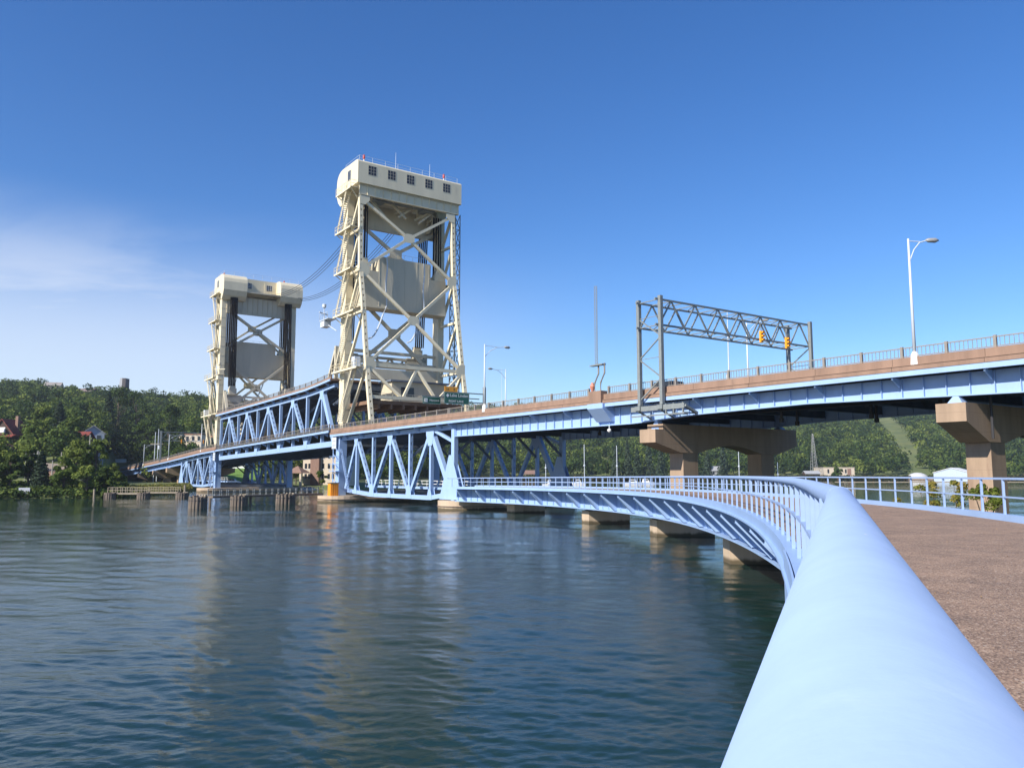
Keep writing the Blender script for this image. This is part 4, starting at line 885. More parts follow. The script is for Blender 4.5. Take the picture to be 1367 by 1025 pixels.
def counterweight(label, F, zo, Z):
    t = thing('counterweight', label, 'counterweight', F(159.5, 10.25, 32 + zo), 0, 'concrete counterweights')
    poly = [(2.6, 32.6), (17.9, 32.6), (17.9, 38.7), (15.3, 38.7), (15.3, 41.4), (5.2, 41.4), (5.2, 38.7), (2.6, 38.7)]
    m = MB(); m.sw(158, 160.9, 2.1, 18.4, 32.6 + zo, 38.7 + zo, F); m.sw(158, 160.9, 5.2, 15.3, 38.7 + zo, 41.4 + zo, F)
    for w in (5.4, 8.0, 10.25, 12.6, 15.0): m.sw(157.96, 158.0, w - .04, w + .04, 32.7 + zo, (41.3 if 5.3 < w < 15.2 else 38.6) + zo, F)
    m.sw(157.93, 160.97, 2.05, 18.45, 32.4 + zo, 32.7 + zo, F); m.build('block', CREAMG, t)
    for w in (3.0, 17.5):
        m = MB(); m.sw(158.5, 160.3, w - 1.1, w + 1.1, 38.7 + zo + .003, 39.6 + zo, F)
        m.prism([F(158.8, w - .9, 39.6 + zo), F(158.8, w + .9, 39.6 + zo), F(158.8, w + .5, 41.0 + zo), F(158.8, w - .5, 41.0 + zo)], UV * (1.2 if F is P else -1.2)); m.build('rope_anchor', CREAM, t)
    m = MB()
    for w in (3.0, 17.5):
        m = MB()
        for k in range(7): m.tube([F(159.7 + .25 * (k % 2), w - .75 + k * .25, 40.0 + zo), F(159.7 + .25 * (k % 2), w - .75 + k * .25, Z(50.8))], .125, 6)
        m.build('counterweight_ropes', ROPE, t)
    m = MB()
    for w in (6.6, 13.8):                                              # hanging chain loops
        pts = [F(157.7, w + .12 * math.sin(k), 41.3 + zo - k * 1.05) for k in range(9)] + [F(157.9, w - .5 - .5 * k, 32.2 + zo - 2.4 * math.sin(math.pi * (k + 1) / 8) - k * .7) for k in range(6)]
        m.tube(pts, .14, 6)
    m.build('balance_chain', GALV, t)
    m = MB()
    for w in np.arange(5.4, 15.3, 1.6): m.bar(F(158.2, w, 41.4 + zo), F(158.2, w, 42.3 + zo), UV, .04, .04)
    m.bar(F(158.2, 5.3, 42.3 + zo), F(158.2, 15.2, 42.3 + zo), ZV, .04, .04); m.build('top_railing', GALV, t)
    return t
counterweight('big grey cream counterweight hanging inside the near tower', P, 0, Z1)
counterweight('big grey cream counterweight hanging inside the far tower', MIR, -3.4, Z2)
for F, Z, sE, lab in ((P, Z1, 166.4, 'dark hoist ropes running down from the near tower to the lift span'), (MIR, Z2, 402 - 236.4, 'dark hoist ropes running down from the far tower to the lift span')):
    t = thing('hoist_ropes', lab, 'ropes', F(164.3, 10, 25), 0, 'hoist rope sets')
    for w in (3.3, 17.2):
        m = MB()
        for k in range(9): m.tube([F(164.2 + (k % 2) * .3, w - .8 + k * .2, Z(51.2)), F(164.4 + (sE - 164.4) * .5 + (k % 2) * .3, w - .8 + k * .2, upz(166.4 if F is P else 236.4) + 7.0)], .13, 6)
        m.build('rope_bundle', ROPE, t)
# power cables slung between the towers
GC = 'cables slung between the two towers'
nm_ = ['topmost', 'second highest', 'third highest', 'fourth highest', 'fifth highest', 'lowest']
for i in range(6):
    hi = i < 3; j = i % 3
    a = P(163.4, (6.0 if hi else 13.0) + j * .55, 52.2); b = P(238.6, (12.6 if hi else 19.6) + j * .45, 50.6 - j * .3); sag = 4.2
    pts = [a.lerp(b, k / 20) - ZV * sag * 4 * (k / 20) * (1 - k / 20) for k in range(21)]
    props(MB().tube(pts, .055, 5).build('overhead_cable', DARK), nm_[i] + ' of the six dark cables sagging between the towers', 'cable', GC)

# ------------------------------------------------------------------ far approach
fa = thing('approach_span', 'low blue girder road span descending to the left shore beyond the far tower', 'bridge span', P(320, 10, 6))
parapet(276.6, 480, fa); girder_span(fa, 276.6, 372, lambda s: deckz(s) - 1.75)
railing(276.8, 372, fa, deckz, .27); railing(276.8, 372, fa, deckz, WB - .27, balus=False)
for s, lab in ((292, 'tan concrete pier on the left shore, nearest the blue truss span'), (311.7, 'tan concrete pier on the left shore, middle one of three'), (337, 'tan concrete pier on the left shore, farthest from the blue truss span')):
    pier(lab, s, .3, 20.2, deckz(s) - 1.9, deckz(s) - 3.2, deckz(s) - 4.2, -1, 1.9)
props(MB().sw(364, 372, -1, 21.5, -2, deckz(368) - 1.77).build('abutment', CONC), 'concrete abutment where the far approach span meets the left shore', 'abutment')

# ------------------------------------------------------------------ low river piers of the trusses
def river_pier(lab, s0, s1, w0, w1, h, F=P, name='river_pier'):
    r = (s1 - s0) / 2; c = (s0 + s1) / 2; pts = [(c + r * math.cos(a), w0 - r * math.sin(a) + r) for a in np.linspace(0, math.pi, 13)] + [(c - r * math.cos(a), w1 + r * math.sin(a) - r) for a in np.linspace(0, math.pi, 13)]
    t = thing(name, lab, 'bridge pier', F(c, 10, 0), 0, 'low rounded river piers')
    MB().prism([F(s, w, -5) for s, w in pts], ZV * (5 + h)).build('footing', CONCL, t)
    pts2 = [(c + (s - c) * 1.03, w * 1.0) for s, w in pts]
    MB().prism([F(c + (s - c) * 1.04, w + (-.12 if w < 10 else .12), .42) for s, w in pts], ZV * .08).build('tide_mark_band', mat('wet_concrete', (.16, .11, .08), .5), t)
    return t
river_pier('low rounded concrete pier carrying the blue end post, beside the walkway end', 122.6, 129.0, -.6, 21, 1.15)
river_pier('low concrete pier under the near tower, with the orange box on it', 157.6, 165.0, -3.0, 22, 1.0)
river_pier('low concrete pier under the far tower', 157.6, 165.0, -3.0, 22, 1.0, MIR)
river_pier('low concrete pier at the shore end of the far truss', 122.6, 129.0, -.6, 21, 1.15, MIR)
t = thing('navigation_marker', 'bright orange box marker standing on the low pier by the near tower', 'marker', P(159.8, -1.2, 1))
MB().sw(159.2, 160.4, -1.9, -.55, 1.0, 3.0).build('panel', ORANGE, t); MB().sw(159.1, 160.5, -2.0, -.45, 3.0, 3.12).build('cap', TIMBER, t)
q = MB()
for w in (-1.6, -1.2, -.85): q.sw(159.15, 159.2, w - .03, w + .03, 1.05, 2.95)
q.build('rib', YEL, t)

# timber pile clusters and fender walks
GD = 'timber pile clusters'
def cluster(px, Y, r, h, lab, n=15):
    c = fromxy(px, Y); t = thing('pile_cluster', lab, 'dolphin', (c.x, c.y, 0), 0, GD)
    pos = [(0, 0)] + [(r * math.cos(a), r * math.sin(a)) for a in np.linspace(0, 2 * math.pi, n + 1)[:-1]] + [(r * .55 * math.cos(a), r * .55 * math.sin(a)) for a in np.linspace(.3, 2 * math.pi + .3, 6)[:-1]]
    for i, (x, y) in enumerate(pos):
        hh = h * rng.uniform(.88, 1.08); b = Vector((c.x + x * 1.04, c.y + y * 1.04, -4)); e = Vector((c.x + x * .96, c.y + y * .96, hh))
        MB().tube([b, e], [.25, .23], 9).build('pile', TIMBER, t)
    MB().tube([Vector((c.x, c.y, h * .62)), Vector((c.x, c.y, h * .68))], r + .2, 16).build('cable_wrap', DARK, t)
    q = MB()
    for x, y in pos[1:6]: q.tube([Vector((c.x + x * .96, c.y + y * .96, h * 1.0)), Vector((c.x + x * .96, c.y + y * .96, h * 1.12))], [.2, .12], 7)
    q.build('pile_cap', PALETIM, t)
for a in ((271, 107.5, 1.0, 1.6, 'timber pile cluster in front of the far truss, leftmost of the row of three'), (325, 114.5, 1.0, 1.5, 'timber pile cluster at the middle of the row before the raised span'),
          (386, 121.5, 1.25, 1.5, 'widest timber pile cluster, closest to the orange box'), (155, 151, .85, .95, 'dark pile cluster at the left end of the timber fender by the shore'),
          (199, 151, .95, 1.0, 'dark pile cluster at the right end of the timber fender by the shore'), (250, 153, 1.0, .95, 'dark pile cluster at the foot of the far blue truss')):
    cluster(*a)
def walk(lab, a, b, z, m, mr, hrail=1.0, n=12, width=1.2, name='fender_walk'):
    a, b = Vector(a), Vector(b); t = thing(name, lab, 'catwalk', (a + b) / 2 + ZV * z); d = (b - a).normalized(); nn = Vector((-d.y, d.x, 0))
    MB().bar(a + ZV * (z - .15), b + ZV * (z - .15), ZV, width, .3).build('walkway_deck', m, t)
    r = MB()
    for q in (.5, 1.0): r.bar(a - nn * width / 2 * (-1) + ZV * (z + hrail * q), b - nn * width / 2 * (-1) + ZV * (z + hrail * q), ZV, .06, .07); r.bar(a - nn * width / 2 + ZV * (z + hrail * q), b - nn * width / 2 + ZV * (z + hrail * q), ZV, .06, .07)
    rl = r.build('railing', mr, t)
    for i in range(n + 1):
        p = a.lerp(b, i / n)
        for sd in (-1, 1): MB().bar(p + nn * sd * width / 2 + ZV * z, p + nn * sd * width / 2 + ZV * (z + hrail), d, .09, .09).build('post', mr, rl)
    for i in range(0, n + 1, 6):
        p = a.lerp(b, i / n); MB().tube([p + ZV * -4, p + ZV * (z - .3)], .2, 8).build('pile', TIMBER, t)
walk('dark steel catwalk with railing under the raised span, behind the pile clusters', fromxy(287, 117), fromxy(432, 134), 1.35, TIMBER, STEEL, 1.0, 18)
walk('pale timber fender with handrail along the left shore', fromxy(154, 152), fromxy(205, 152), .95, PALETIM, PALETIM, 1.0, 8)
walk('long low timber fender between the shore and the far blue truss', fromxy(207, 158), fromxy(246, 158), 1.0, PALETIM, PALETIM, .9, 6)
props(MB().tube([P(231, -8, -2), P(231, -8, 1.9)], .25, 8).build('mooring_pile', PALETIM), 'pale mooring pile beside the catwalk under the far truss', 'pile')
t = thing('mooring_pile', 'leaning grey pile standing alone in the water below the left trees', 'pile', fromxy(134.5, 149)); MB().tube([fromxy(134.5, 149, -3), fromxy(134, 149, 1.7)], [.24, .17], 8).build('pile_stem', PALETIM, t)

# ------------------------------------------------------------------ curved walkway
def curve_pt(L):                                                     # outer (left) rail centre line by arc length
    R1, R2 = 130.0, 85.0; h = R(22); L1 = R1 * h
    if L <= L1:
        q = h - L / R1; return Vector((0.02 + R1 * (math.cos(q) - math.cos(h)), R1 * (math.sin(h) - math.sin(q)), 0)), q
    q = (L - L1) / R2; c = R1 * (1 - math.cos(h)); return Vector((c - R2 * (1 - math.cos(q)) + .02, R1 * math.sin(h) + R2 * math.sin(q), 0)), -q
def wid(L): return 6.1 if L < 30 else 6.1 - 1.9 * min(1, (L - 30) / 40)
LEND = 105.5
def wk(L, off, dz=0.0):                                               # off: metres to the right of the outer rail
    p, q = curve_pt(L); rt = Vector((math.cos(q), -math.sin(q), 0)); Y = p.y; zr = 4.579 - 0.000055 * max(0, Y) ** 2
    return p + rt * off + ZV * (zr - 1.07 + dz)                      # rail centre is 1.07 above the path
walk_ = thing('walkway', 'curved walkway with brown gravel asphalt surface on a blue girder', 'walkway', (8, 40, 0))
Ls = list(np.arange(-14, LEND, 1.5)) + [LEND]
def strip(o0, o1, z0, z1, name, m, L0=-14, step=1.5, parent=walk_, wr=False):
    mb = MB(); LL = list(np.arange(L0, LEND - .01, step)) + [LEND]
    for a, b in zip(LL[:-1], LL[1:]):
        f = (lambda L, o: (wid(L) + o)) if wr else (lambda L, o: o)
        mb.hexa([wk(a, f(a, o0), z0), wk(b, f(b, o0), z0), wk(b, f(b, o1), z0), wk(a, f(a, o1), z0), wk(a, f(a, o0), z1), wk(b, f(b, o0), z1), wk(b, f(b, o1), z1), wk(a, f(a, o1), z1)])
    return mb.build(name, m, parent)
# path surface follows the width
mb = MB()
for a, b in zip(Ls[:-1], Ls[1:]):
    mb.hexa([wk(a, .12, -.2), wk(b, .12, -.2), wk(b, wid(b) - .1, -.2), wk(a, wid(a) - .1, -.2), wk(a, .12, 0), wk(b, .12, 0), wk(b, wid(b) - .1, 0), wk(a, wid(a) - .1, 0)])
mb.build('path_surface', PATH, walk_)
strip(-.13, .11, -.24, .05, 'outer_kerb_channel', BLUE); strip(-.21, -.131, -.25, -.20, 'outer_flange', BLUE)
strip(-.09, .12, -.30, .16, 'inner_kerb_channel', BLUE, wr=True)
strip(1.35, 1.41, -1.75, -.22, 'outer_girder', BLUE); strip(1.05, 1.65, -1.83, -1.752, 'outer_girder_flange', BLUE)
strip(-1.5, -1.44, -1.75, -.22, 'inner_girder', BLUE, wr=True)
for k, L_ in enumerate(np.arange(3.2, LEND, 4.35)):
    m = MB(); v = [wk(L_, -.06, -.25), wk(L_, 1.34, -.23), wk(L_, 1.34, -1.7), wk(L_, 1.1, -1.7), wk(L_, -.06, -.50)]
    p, q_ = curve_pt(L_); d = Vector((math.sin(q_), math.cos(q_), 0)); m.prism([x - d * .03 for x in v], d * .06)
    e = [(v[4], v[3])]; m.bar(v[4], v[3], d, .03, .34); m.build('cantilever_bracket', BLUE, walk_)
m = MB()
for L_ in np.arange(2.1, LEND, 1.45): 
    p, q_ = curve_pt(L_); d = Vector((math.sin(q_), math.cos(q_), 0)); m = MB(); m.bar(wk(L_, 1.29, -1.7), wk(L_, 1.29, -.3), d, .12, .03); m.build('web_stiffener', BLUE, walk_)
# moss and grass along the kerbs near the camera
mc = []; 
for _ in range(2600):
    L_ = rng.uniform(.3, 16) ** 1.0; o = abs(rng.normal(0, .16)) + .13; 
    if rng.random() < .25: o = wid(L_) - .12 - abs(rng.normal(0, .12))
    v = wk(L_, o, .004); mc.append((v.x, v.y, v.z))
mo = leaf_cloud(np.array(mc), np.full((len(mc), 3), .012), np.clip(rng.normal(.75, .3, len(mc)), 0, 1), 3, .011, 'kerb_moss', leaf_mat('moss', (.07, .06, .015), (.17, .11, .03), (.30, .17, .05)))
props(mo, 'brown green moss growing along the edges of the gravel path', 'moss', kind='stuff')
lf = []
for _ in range(160):
    L_ = rng.uniform(.8, 30); v = wk(L_, rng.uniform(.2, 5.8), .006); lf.append((v.x, v.y, v.z))
lo = leaf_cloud(np.array(lf), np.full((len(lf), 3), .004), np.full(len(lf), .9), 1, .010, 'dry_leaf_litter', leaf_mat('dry_leaf', (.20, .10, .05), (.32, .19, .10), (.42, .28, .16))); props(lo, 'dry leaf bits scattered over the brown path', 'leaf litter', kind='stuff')

def walk_rail(lab, side, top_r, L0, L1, pitch=1.45, cell=False):
    t = thing('walkway_railing', lab, 'railing', wk(20, 0 if side == 0 else wid(20)), 0, 'railings of the curved walkway')
    off = (lambda L: 0.0) if side == 0 else (lambda L: wid(L))
    rt = MB(); LL = []
    if side == 0: LL = [-4.0, 3.9, 7.4, 10.9] + list(np.arange(12.5, L1, 2.5)) + [L1]
    else: LL = list(np.arange(L0, L1, 2.9)) + [L1]
    pts = [wk(L, off(L), 1.07) for L in LL]
    if side == 0:
        hd = Vector((math.sin(R(22)), math.cos(R(22)), 0)); org = Vector((0.0145, 0, EYE - 0.121))   # the first length is straight
        pts[0] = org - hd * 4.0; pts[1] = org + hd * 3.9
        # straight lengths with a crisp mitre at the first bend
        e = 0.05; a, b = pts[0], pts[1]; p2 = [a, b - (b - a).normalized() * .02, b + (pts[2] - b).normalized() * .02] + pts[2:]
        rt.tube(p2, top_r, 48)
        tr = rt.build('top_rail', RAILBLUE, t, smooth=True)
        # weld tab on the outside, a scratch, and the mitre weld
        d = (b - a).normalized(); rr = Vector((d.y, -d.x, 0)); c = a + d * ((1.0 + 0.30) / d.y + (0 - a.y) / d.y * 0)
        base = Vector((0, 0, 0)); 
        cc = a + d * ((0.30 - a.y) / d.y); mbt = MB(); ctr = cc - rr * (top_r * .995) - ZV * .006; mbt.tube([ctr - d * .004 , ctr + d * .004], [.0035, .0035], 10); mbt.build('weld_tab', mat('bare_scuffed_metal', (.6, .55, .5), .6), t)
        w2 = MB(); w2.tube([b - d * .004, b + d * .004], top_r + .0016, 40); w2.build('mitre_weld', RAILBLUE, t, smooth=True)
    else:
        for p, q in zip(pts[:-1], pts[1:]): rt.bar(p, q, ZV, .06, .055)
        rt.build('top_rail', RAILBLUE, t)
    md = MB(); LM = list(np.arange(max(L0, 3.9), L1, 2.0)) + [L1]
    for a, b in zip(LM[:-1], LM[1:]): md.bar(wk(a, off(a), .60), wk(b, off(b), .60), ZV, .045, .04)
    md.build('mid_rail', RAILBLUE, t)
    first = None; Lp = L0
    k = 0
    for L_ in np.arange(L0, L1, pitch):
        if k >= 98: break
        p = wk(L_, off(L_), 0.08); q = wk(L_, off(L_), 1.06)
        m = MB(); d = Vector((math.sin(curve_pt(L_)[1]), math.cos(curve_pt(L_)[1]), 0))
        m.bar(p - ZV * .2 if side == 0 else p, q, d, .055, .05); m.build('post', RAILBLUE, t); k += 1
    return t
walk_rail('light blue pipe railing on the water side of the walkway, huge in the foreground', 0, .058, 3.0, LEND)
walk_rail('thin light blue railing on the far, right hand side of the walkway', 1, .03, -6, LEND)
# thick fascia plates where the near end of the walkway meets the first girder
m = MB(); 
for a, b in ((5.5, 8.8), (8.95, 12.6)):
    n = 4
    for i in range(n):
        x, y = a + (b - a) * i / n, a + (b - a) * (i + 1) / n; m.hexa([wk(x, -.175, -.75), wk(y, -.175, -.75), wk(y, -.15, -.75), wk(x, -.15, -.75), wk(x, -.175, .07), wk(y, -.175, .07), wk(y, -.15, .07), wk(x, -.15, .07)])
m.build('fascia_plate', BLUE, walk_)
GWP = 'low walkway piers'
from bisect import bisect
for (X, Y, top, ln, lab) in ((11.3, 42.0, 1.2, 5.0, 'low tan concrete walkway pier closest to the camera'), (10.76, 60.0, 1.2, 4.5, 'low tan concrete walkway pier, second from the camera'),
                        (7.16, 75.0, 1.15, 4.2, 'low tan concrete walkway pier, third from the camera'), (.29, 93.0, 1.1, 4.2, 'small low walkway pier, fourth from the camera and beside the rounded pier')):
    # heading of the curve at this depth
    best = min(np.arange(0, LEND, .5), key=lambda L: abs(curve_pt(L)[0].y - Y)); q = curve_pt(best)[1]; d = Vector((math.sin(q), math.cos(q), 0)); rt_ = Vector((math.cos(q), -math.sin(q), 0))
    if Y > 90: rt_ = (rt_ + Vector((0, 0, 0))).normalized()
    o = Vector((X, Y, 0)); t = thing('walkway_pier', lab, 'bridge pier', (X, Y, 0), 0, GWP)
    MB().hexa([o - ZV * 5, o + rt_ * ln - ZV * 5, o + rt_ * ln + d * 1.7 - ZV * 5, o + d * 1.7 - ZV * 5, o + ZV * top, o + rt_ * ln + ZV * top, o + rt_ * ln + d * 1.7 + ZV * top, o + d * 1.7 + ZV * top]).build('block', CONCL, t)
    zg = wk(best, 0, -1.83).z
    m = MB(); c = o + rt_ * .35 + d * .85
    for (a, z0, z1) in ((.35, top, top + .08), (.22, top + .08, zg)):
        m.hexa([c + Vector((x * a, y * a, z)) for z in (z0, z1) for x, y in ((-1, -1), (1, -1), (1, 1), (-1, 1))])
    m.build('bearing', DARKST, t)

# shore and base under the near end of the walkway, out of the frame
props(MB().sw(0, 1, 0, 1, -9, -8.5).build('buried_block', CONC), kind='structure')
bpy.data.objects.remove(bpy.data.objects['buried_block'])

# shrubs growing up behind the right hand railing
GS = 'shrubs behind the right railing'
def shrub(px, Y, z0, h, rad, lab, tint=.5, n=9):
    b = fromxy(px, Y, z0); t = thing('shrub', lab, 'shrub', b, 0, GS); cs = []; rs = []; m = MB()
    for k in range(n):
        a = rng.uniform(0, 6.28); q = rng.uniform(.1, 1) * rad; c = b + Vector((q * math.cos(a), q * math.sin(a) * .7, h * rng.uniform(.25, 1)))
        m.tube([b + Vector((rng.uniform(-.1, .1), 0, 0)), (b + c) / 2 + ZV * .1, c], [.02, .014, .006], 5); cs.append(tuple(c)); r_ = rad * rng.uniform(.25, .45); rs.append((r_, r_, r_ * .9))
    m.build('stem', BARK, t); leaf_cloud(np.array(cs), np.array(rs), np.clip(tint + rng.normal(0, .15, n), 0, 1), 170, .042, 'foliage', SHRUB, t)
shrub(1190, 33.5, 2.1, 1.5, .4, 'small yellow green shrub peeping over the kerb left of the others', .4, 7)
shrub(1239, 31, 1.9, 2.5, .6, 'rusty yellow shrub behind the railing, first one left of the tan pier', .8, 13)
shrub(1269, 30, 1.9, 2.4, .5, 'olive shrub with reddish tips between the rusty shrub and the tan pier', .75, 11)
shrub(1310, 27, 2.0, 2.3, .6, 'bright green shrub growing in front of the tan pier column', .3, 12)
props(MB().prism([fromxy(1100, 44, -4), fromxy(1400, 40, -4), fromxy(1400, 31, -4), fromxy(1180, 31, -4)], ZV * 6.0).build('rock_bank', mat('bank_soil', (.12, .10, .07), 1, .4, 3, .8, 6)), kind='structure')
props(MB().bar(fromxy(1125, 60, .6), fromxy(1262, 58, .6), ZV, 1.0, 2.4).build('sheet_pile_wall', mat('rusted_sheet_pile', (.10, .095, .09), .8, .3, 2)), 'dark low wall standing in the water behind the right railing', 'wall')

# ------------------------------------------------------------------ road furniture
GL = 'road street lamps'
def lamp(pos, h, arm, toward, lab, twin=False, base=True):
    pos = Vector(pos); d = Vector(toward).normalized(); t = thing('street_lamp', lab, 'street lamp', pos, 0, GL)
    MB().tube([pos, pos + ZV * h], [.12, .065], 12).build('pole', GALV, t, smooth=True)
    if base: MB().tube([pos - ZV * .2, pos + ZV * .55, pos + ZV * .75], [.3, .25, .12], 8).build('base', WHITE, t)
    pts = [pos + ZV * (h - 1.5) + d * .05, pos + ZV * (h - .75) + d * arm * .28, pos + ZV * (h - .25) + d * arm * .6, pos + ZV * (h - .1) + d * arm]
    MB().tube(pts, .04, 8).tube([pos + ZV * (h - .15) , pos + ZV * (h - .2) + d * arm * .62], .03, 6).build('arm', GALV, t)
    e = pts[-1]; MB().tube([e - d * .1, e + d * .1, e + d * .55, e + d * .8], [.06, .15, .17, .04], 12).build('lamp_head', LAMPM, t, smooth=True)
    return t
lamp(P(64.1, .25, 12.0), 8.5, 1.3, UV * -.6 + WV * .9, 'tall pale street lamp alone on the right half of the bridge parapet')
lamp(P(117, .25, 12.2), 8.1, 3.0, WV, 'tall pale street lamp just right of the near tower, on the near parapet')
lamp(P(141, 19.8, 12.2), 9.0, 2.6, WV * -1, 'street lamp with left pointing arm on the far parapet behind the near tower')
lamp(P(251.8, .25, 9.9), 7.4, 3.0, WV, 'street lamp beside the foot of the far tower')
lamp(P(289.8, .25, 8.4), 7.6, 3.2, WV, 'street lamp on the far approach, next to the far signal gantry')
lamp(P(327.5, .25, 7.0), 7.2, 3.2, WV, 'street lamp nearest the left shore on the far approach')
lamp(P(93.4, 19.9, 12.2), 9.2, 2.2, UV * -1, 'pale lamp pole rising behind the sign gantry truss')
t = thing('flag_pole', 'thin white pole standing behind the sign gantry, left of the lamp pole', 'pole', P(96.3, 20.2, 12.3)); MB().tube([P(96.3, 20.2, 12.2), P(96.3, 20.2, 16.5), P(96.3, 20.2, 23.2)], [.11, .09, .04], 8).build('pole', GALV, t); MB().sw(96.2, 96.5, 19.95, 20.1, 15.3, 15.9).build('control_box', GALV, t)
t = thing('antenna', 'very thin aerial behind the street lamps right of the near tower', 'antenna', P(143, 20.4, 12.3)); MB().tube([P(143, 20.4, 12.2), P(143, 20.4, 21.6)], [.05, .02], 6).build('rod', GALV, t)
# radio mast on the pilaster
t = thing('radio_mast', 'slim lattice radio mast on a cranked bracket above the brown pilaster', 'mast', P(96, .1, 12.75))
m = MB()
for s, w in ((95.9, -.1), (96.15, -.1), (96.02, .12)): m.tube([P(s, w, 15.3), P(s, w, 23.4)], .028, 6)
for k in range(26): z = 15.4 + k * .31; m.bar(P(95.9, -.1, z), P(96.15, -.1, z + .3), ZV, .02, .02); m.bar(P(96.15, -.1, z), P(96.02, .12, z + .3), ZV, .02, .02)
m.build('lattice_shaft', STEEL, t)
for s0_, d_ in ((96.5, 0), (95.6, 0)):
    MB().tube([P(s0_ + .05, .15, 12.7), P(s0_ + .05, .15, 13.6), P(s0_ - .55, .15, 14.5), P(s0_ - .55, .15, 15.5)], .085, 8).build('cranked_support', RAILG, t)
MB().sw(95.0, 96.9, -.2, .3, 15.3, 15.42).build('mast_plate', STEEL, t); MB().tube([P(96.9, .15, 12.75), P(96.9, .15, 13.3), P(96.9, .15, 13.7)], [.1, .28, .1], 10).build('signal_lamp', mat('salmon_lens', (.55, .22, .15), .4), t)
# sign gantry
gt = thing('signal_gantry', 'grey steel truss gantry spanning the road above the brown pier', 'gantry', P(88.5, 10, 12))
zt_, zb_ = 20.55, 18.05; sA, sB = 86.8, 89.6; wA, wB = -.35, 22.0
for s in (sA, sB):
    for w, zlo in ((wA, 10.8), (wB, 11.9)): MB().sw(s - .17, s + .17, w - .17, w + .17, zlo, zt_ + .15).build('post', STEEL, gt)
for s in (sA + .18, sB - .18):
    for z in (zt_ - .15, zb_): MB().bar(P(s, wA - .5, z), P(s, wB + .5, z), ZV, .14, .16).build('chord', STEEL, gt)
n = 14; dw = (wB - wA) / n
for s in (sA + .18, sB - .18):
    m = MB()
    for i in range(n):
        a, b = (zb_, zt_ - .15) if i % 2 == 0 else (zt_ - .15, zb_); m.bar(P(s, wA + i * dw, a), P(s, wA + (i + 1) * dw, b), UV, .13, .1)
    m.build('web_bracing', STEEL, gt)
m = MB()
for i in range(0, n + 1):
    w = wA + i * dw
    for z in (zt_ - .15, zb_): MB().bar(P(sA + .2, w, z), P(sB - .2, w, z), ZV, .08, .08).build('cross_strut', STEEL, gt)
for i in range(n): z = zt_ - .1 if i % 2 else zb_; MB().bar(P(sA + .2, wA + i * dw, z), P(sB - .2, wA + (i + 1) * dw, z), ZV, .06, .06).build('lacing_bar', STEEL, gt)
for w, zl in ((wA, 11.3), (wB, 12.3)):
    m = MB(); z = zl; k = 0
    while z < 17.3: m.bar(P(sA if k % 2 else sB, w, z), P(sB if k % 2 else sA, w, z + 1.9), WV, .1, .1); m.bar(P(sA, w, z + 1.9), P(sB, w, z + 1.9), WV, .05, .05) if k % 2 else None; z += 1.9; k += 1
    m.build('post_bracing', STEEL, gt)
m = MB()
for s in (sA, sB):
    m.sw(s - .32, s + .32, -.75, .0, 10.35, 10.75); m.bar(P(s, -.6, 10.3), P(s, 1.2, 9.6), UV, .14, .14); m.bar(P(s, -.7, 10.55), P(s, 1.25, 10.55), UV, .18, .18)
m.bar(P(84.0, -.5, 10.5), P(90.6, -.5, 10.5), ZV, .2, .45); m.bar(P(84.0, -.5, 9.85), P(90.6, -.5, 9.85), ZV, .15, .12); m.bar(P(84.0, 1.0, 9.9), P(84.0, -.5, 10.5), UV, .2, .3)
for s in (84.2, 85.3, 86.2): m.bar(P(s, -.5, 9.8), P(s, -.5, 10.8), UV, .12, .12); m.bar(P(s, -.5, 9.9), P(s, 1.2, 9.9), UV, .12, .12)
m.build('support_bracket', STEEL, gt)
def signal(pos, lab, face=-1, group='traffic signals'):
    pos = Vector(pos); t = thing('traffic_light', lab, 'traffic light', pos, 0, group)
    h = 1.15
    b = MB(); b.bar(pos + ZV * 0, pos + ZV * h, UV, .36, .22); b.build('housing', YEL, t)
    for k in range(3):
        c = pos + ZV * (h - .19 - k * .37) + UV * face * .12
        MB().tube([c, c + UV * face * .012], .13, 14).build('lens', mat('dark_lens', ((.10, .01, .01), (.10, .06, .01), (.01, .08, .04))[k], .2), t)
        v = MB(); ring = [c + WV * .15 * math.cos(a) + ZV * .15 * math.sin(a) for a in np.linspace(-.3, math.pi + .3, 9)]
        for p, q in zip(ring[:-1], ring[1:]): v.quad(p, q, q + UV * face * .22, p + UV * face * .22)
        vo = v.build('visor', YEL, t)
    MB().bar(pos + ZV * (h), pos + ZV * (h + .9) - UV * face * .1, UV, .06, .06).build('hanger', STEEL, t)
s_ = sA - .1
signal(P(s_, 13.7, 17.7), 'yellow traffic light on the sign gantry, the left one of two'); signal(P(s_, 17.8, 17.45), 'yellow traffic light on the sign gantry, the right one of two')
# road signs by the near tower
def road_sign(lab, s, w0, w1, z0, z1, m, rows, bordered=True, name='road_sign'):
    t = thing(name, lab, 'road sign', P(s, (w0 + w1) / 2, z0), 0, 'road signs beside the near tower')
    MB().sw(s, s + .06, w0, w1, z0, z1).build('panel', m, t)
    if bordered:
        e = MB(); q = .05
        for a, b, c, d in ((w0 + q, w1 - q, z0 + q, z0 + q + .03), (w0 + q, w1 - q, z1 - q - .03, z1 - q), (w0 + q, w0 + q + .03, z0 + q, z1 - q), (w1 - q - .03, w1 - q, z0 + q, z1 - q)): e.sw(s - .006, s - .001, a, b, c, d)
        e.build('border', WHITE, t)
    for body, size, w, z, mm in rows: text_mesh(body, size, P(s - .012, w, z), WV, ZV, mm, t)
    return t
sg = road_sign('large green road sign reading Lake Linden in front of the near tower', 147, 12.0, 16.7, 15.75, 17.65, GREENS, [('Lake Linden', .72, 14.75, 17.15, WHITE), ('RIGHT LANE', .5, 14.2, 16.2, WHITE)])
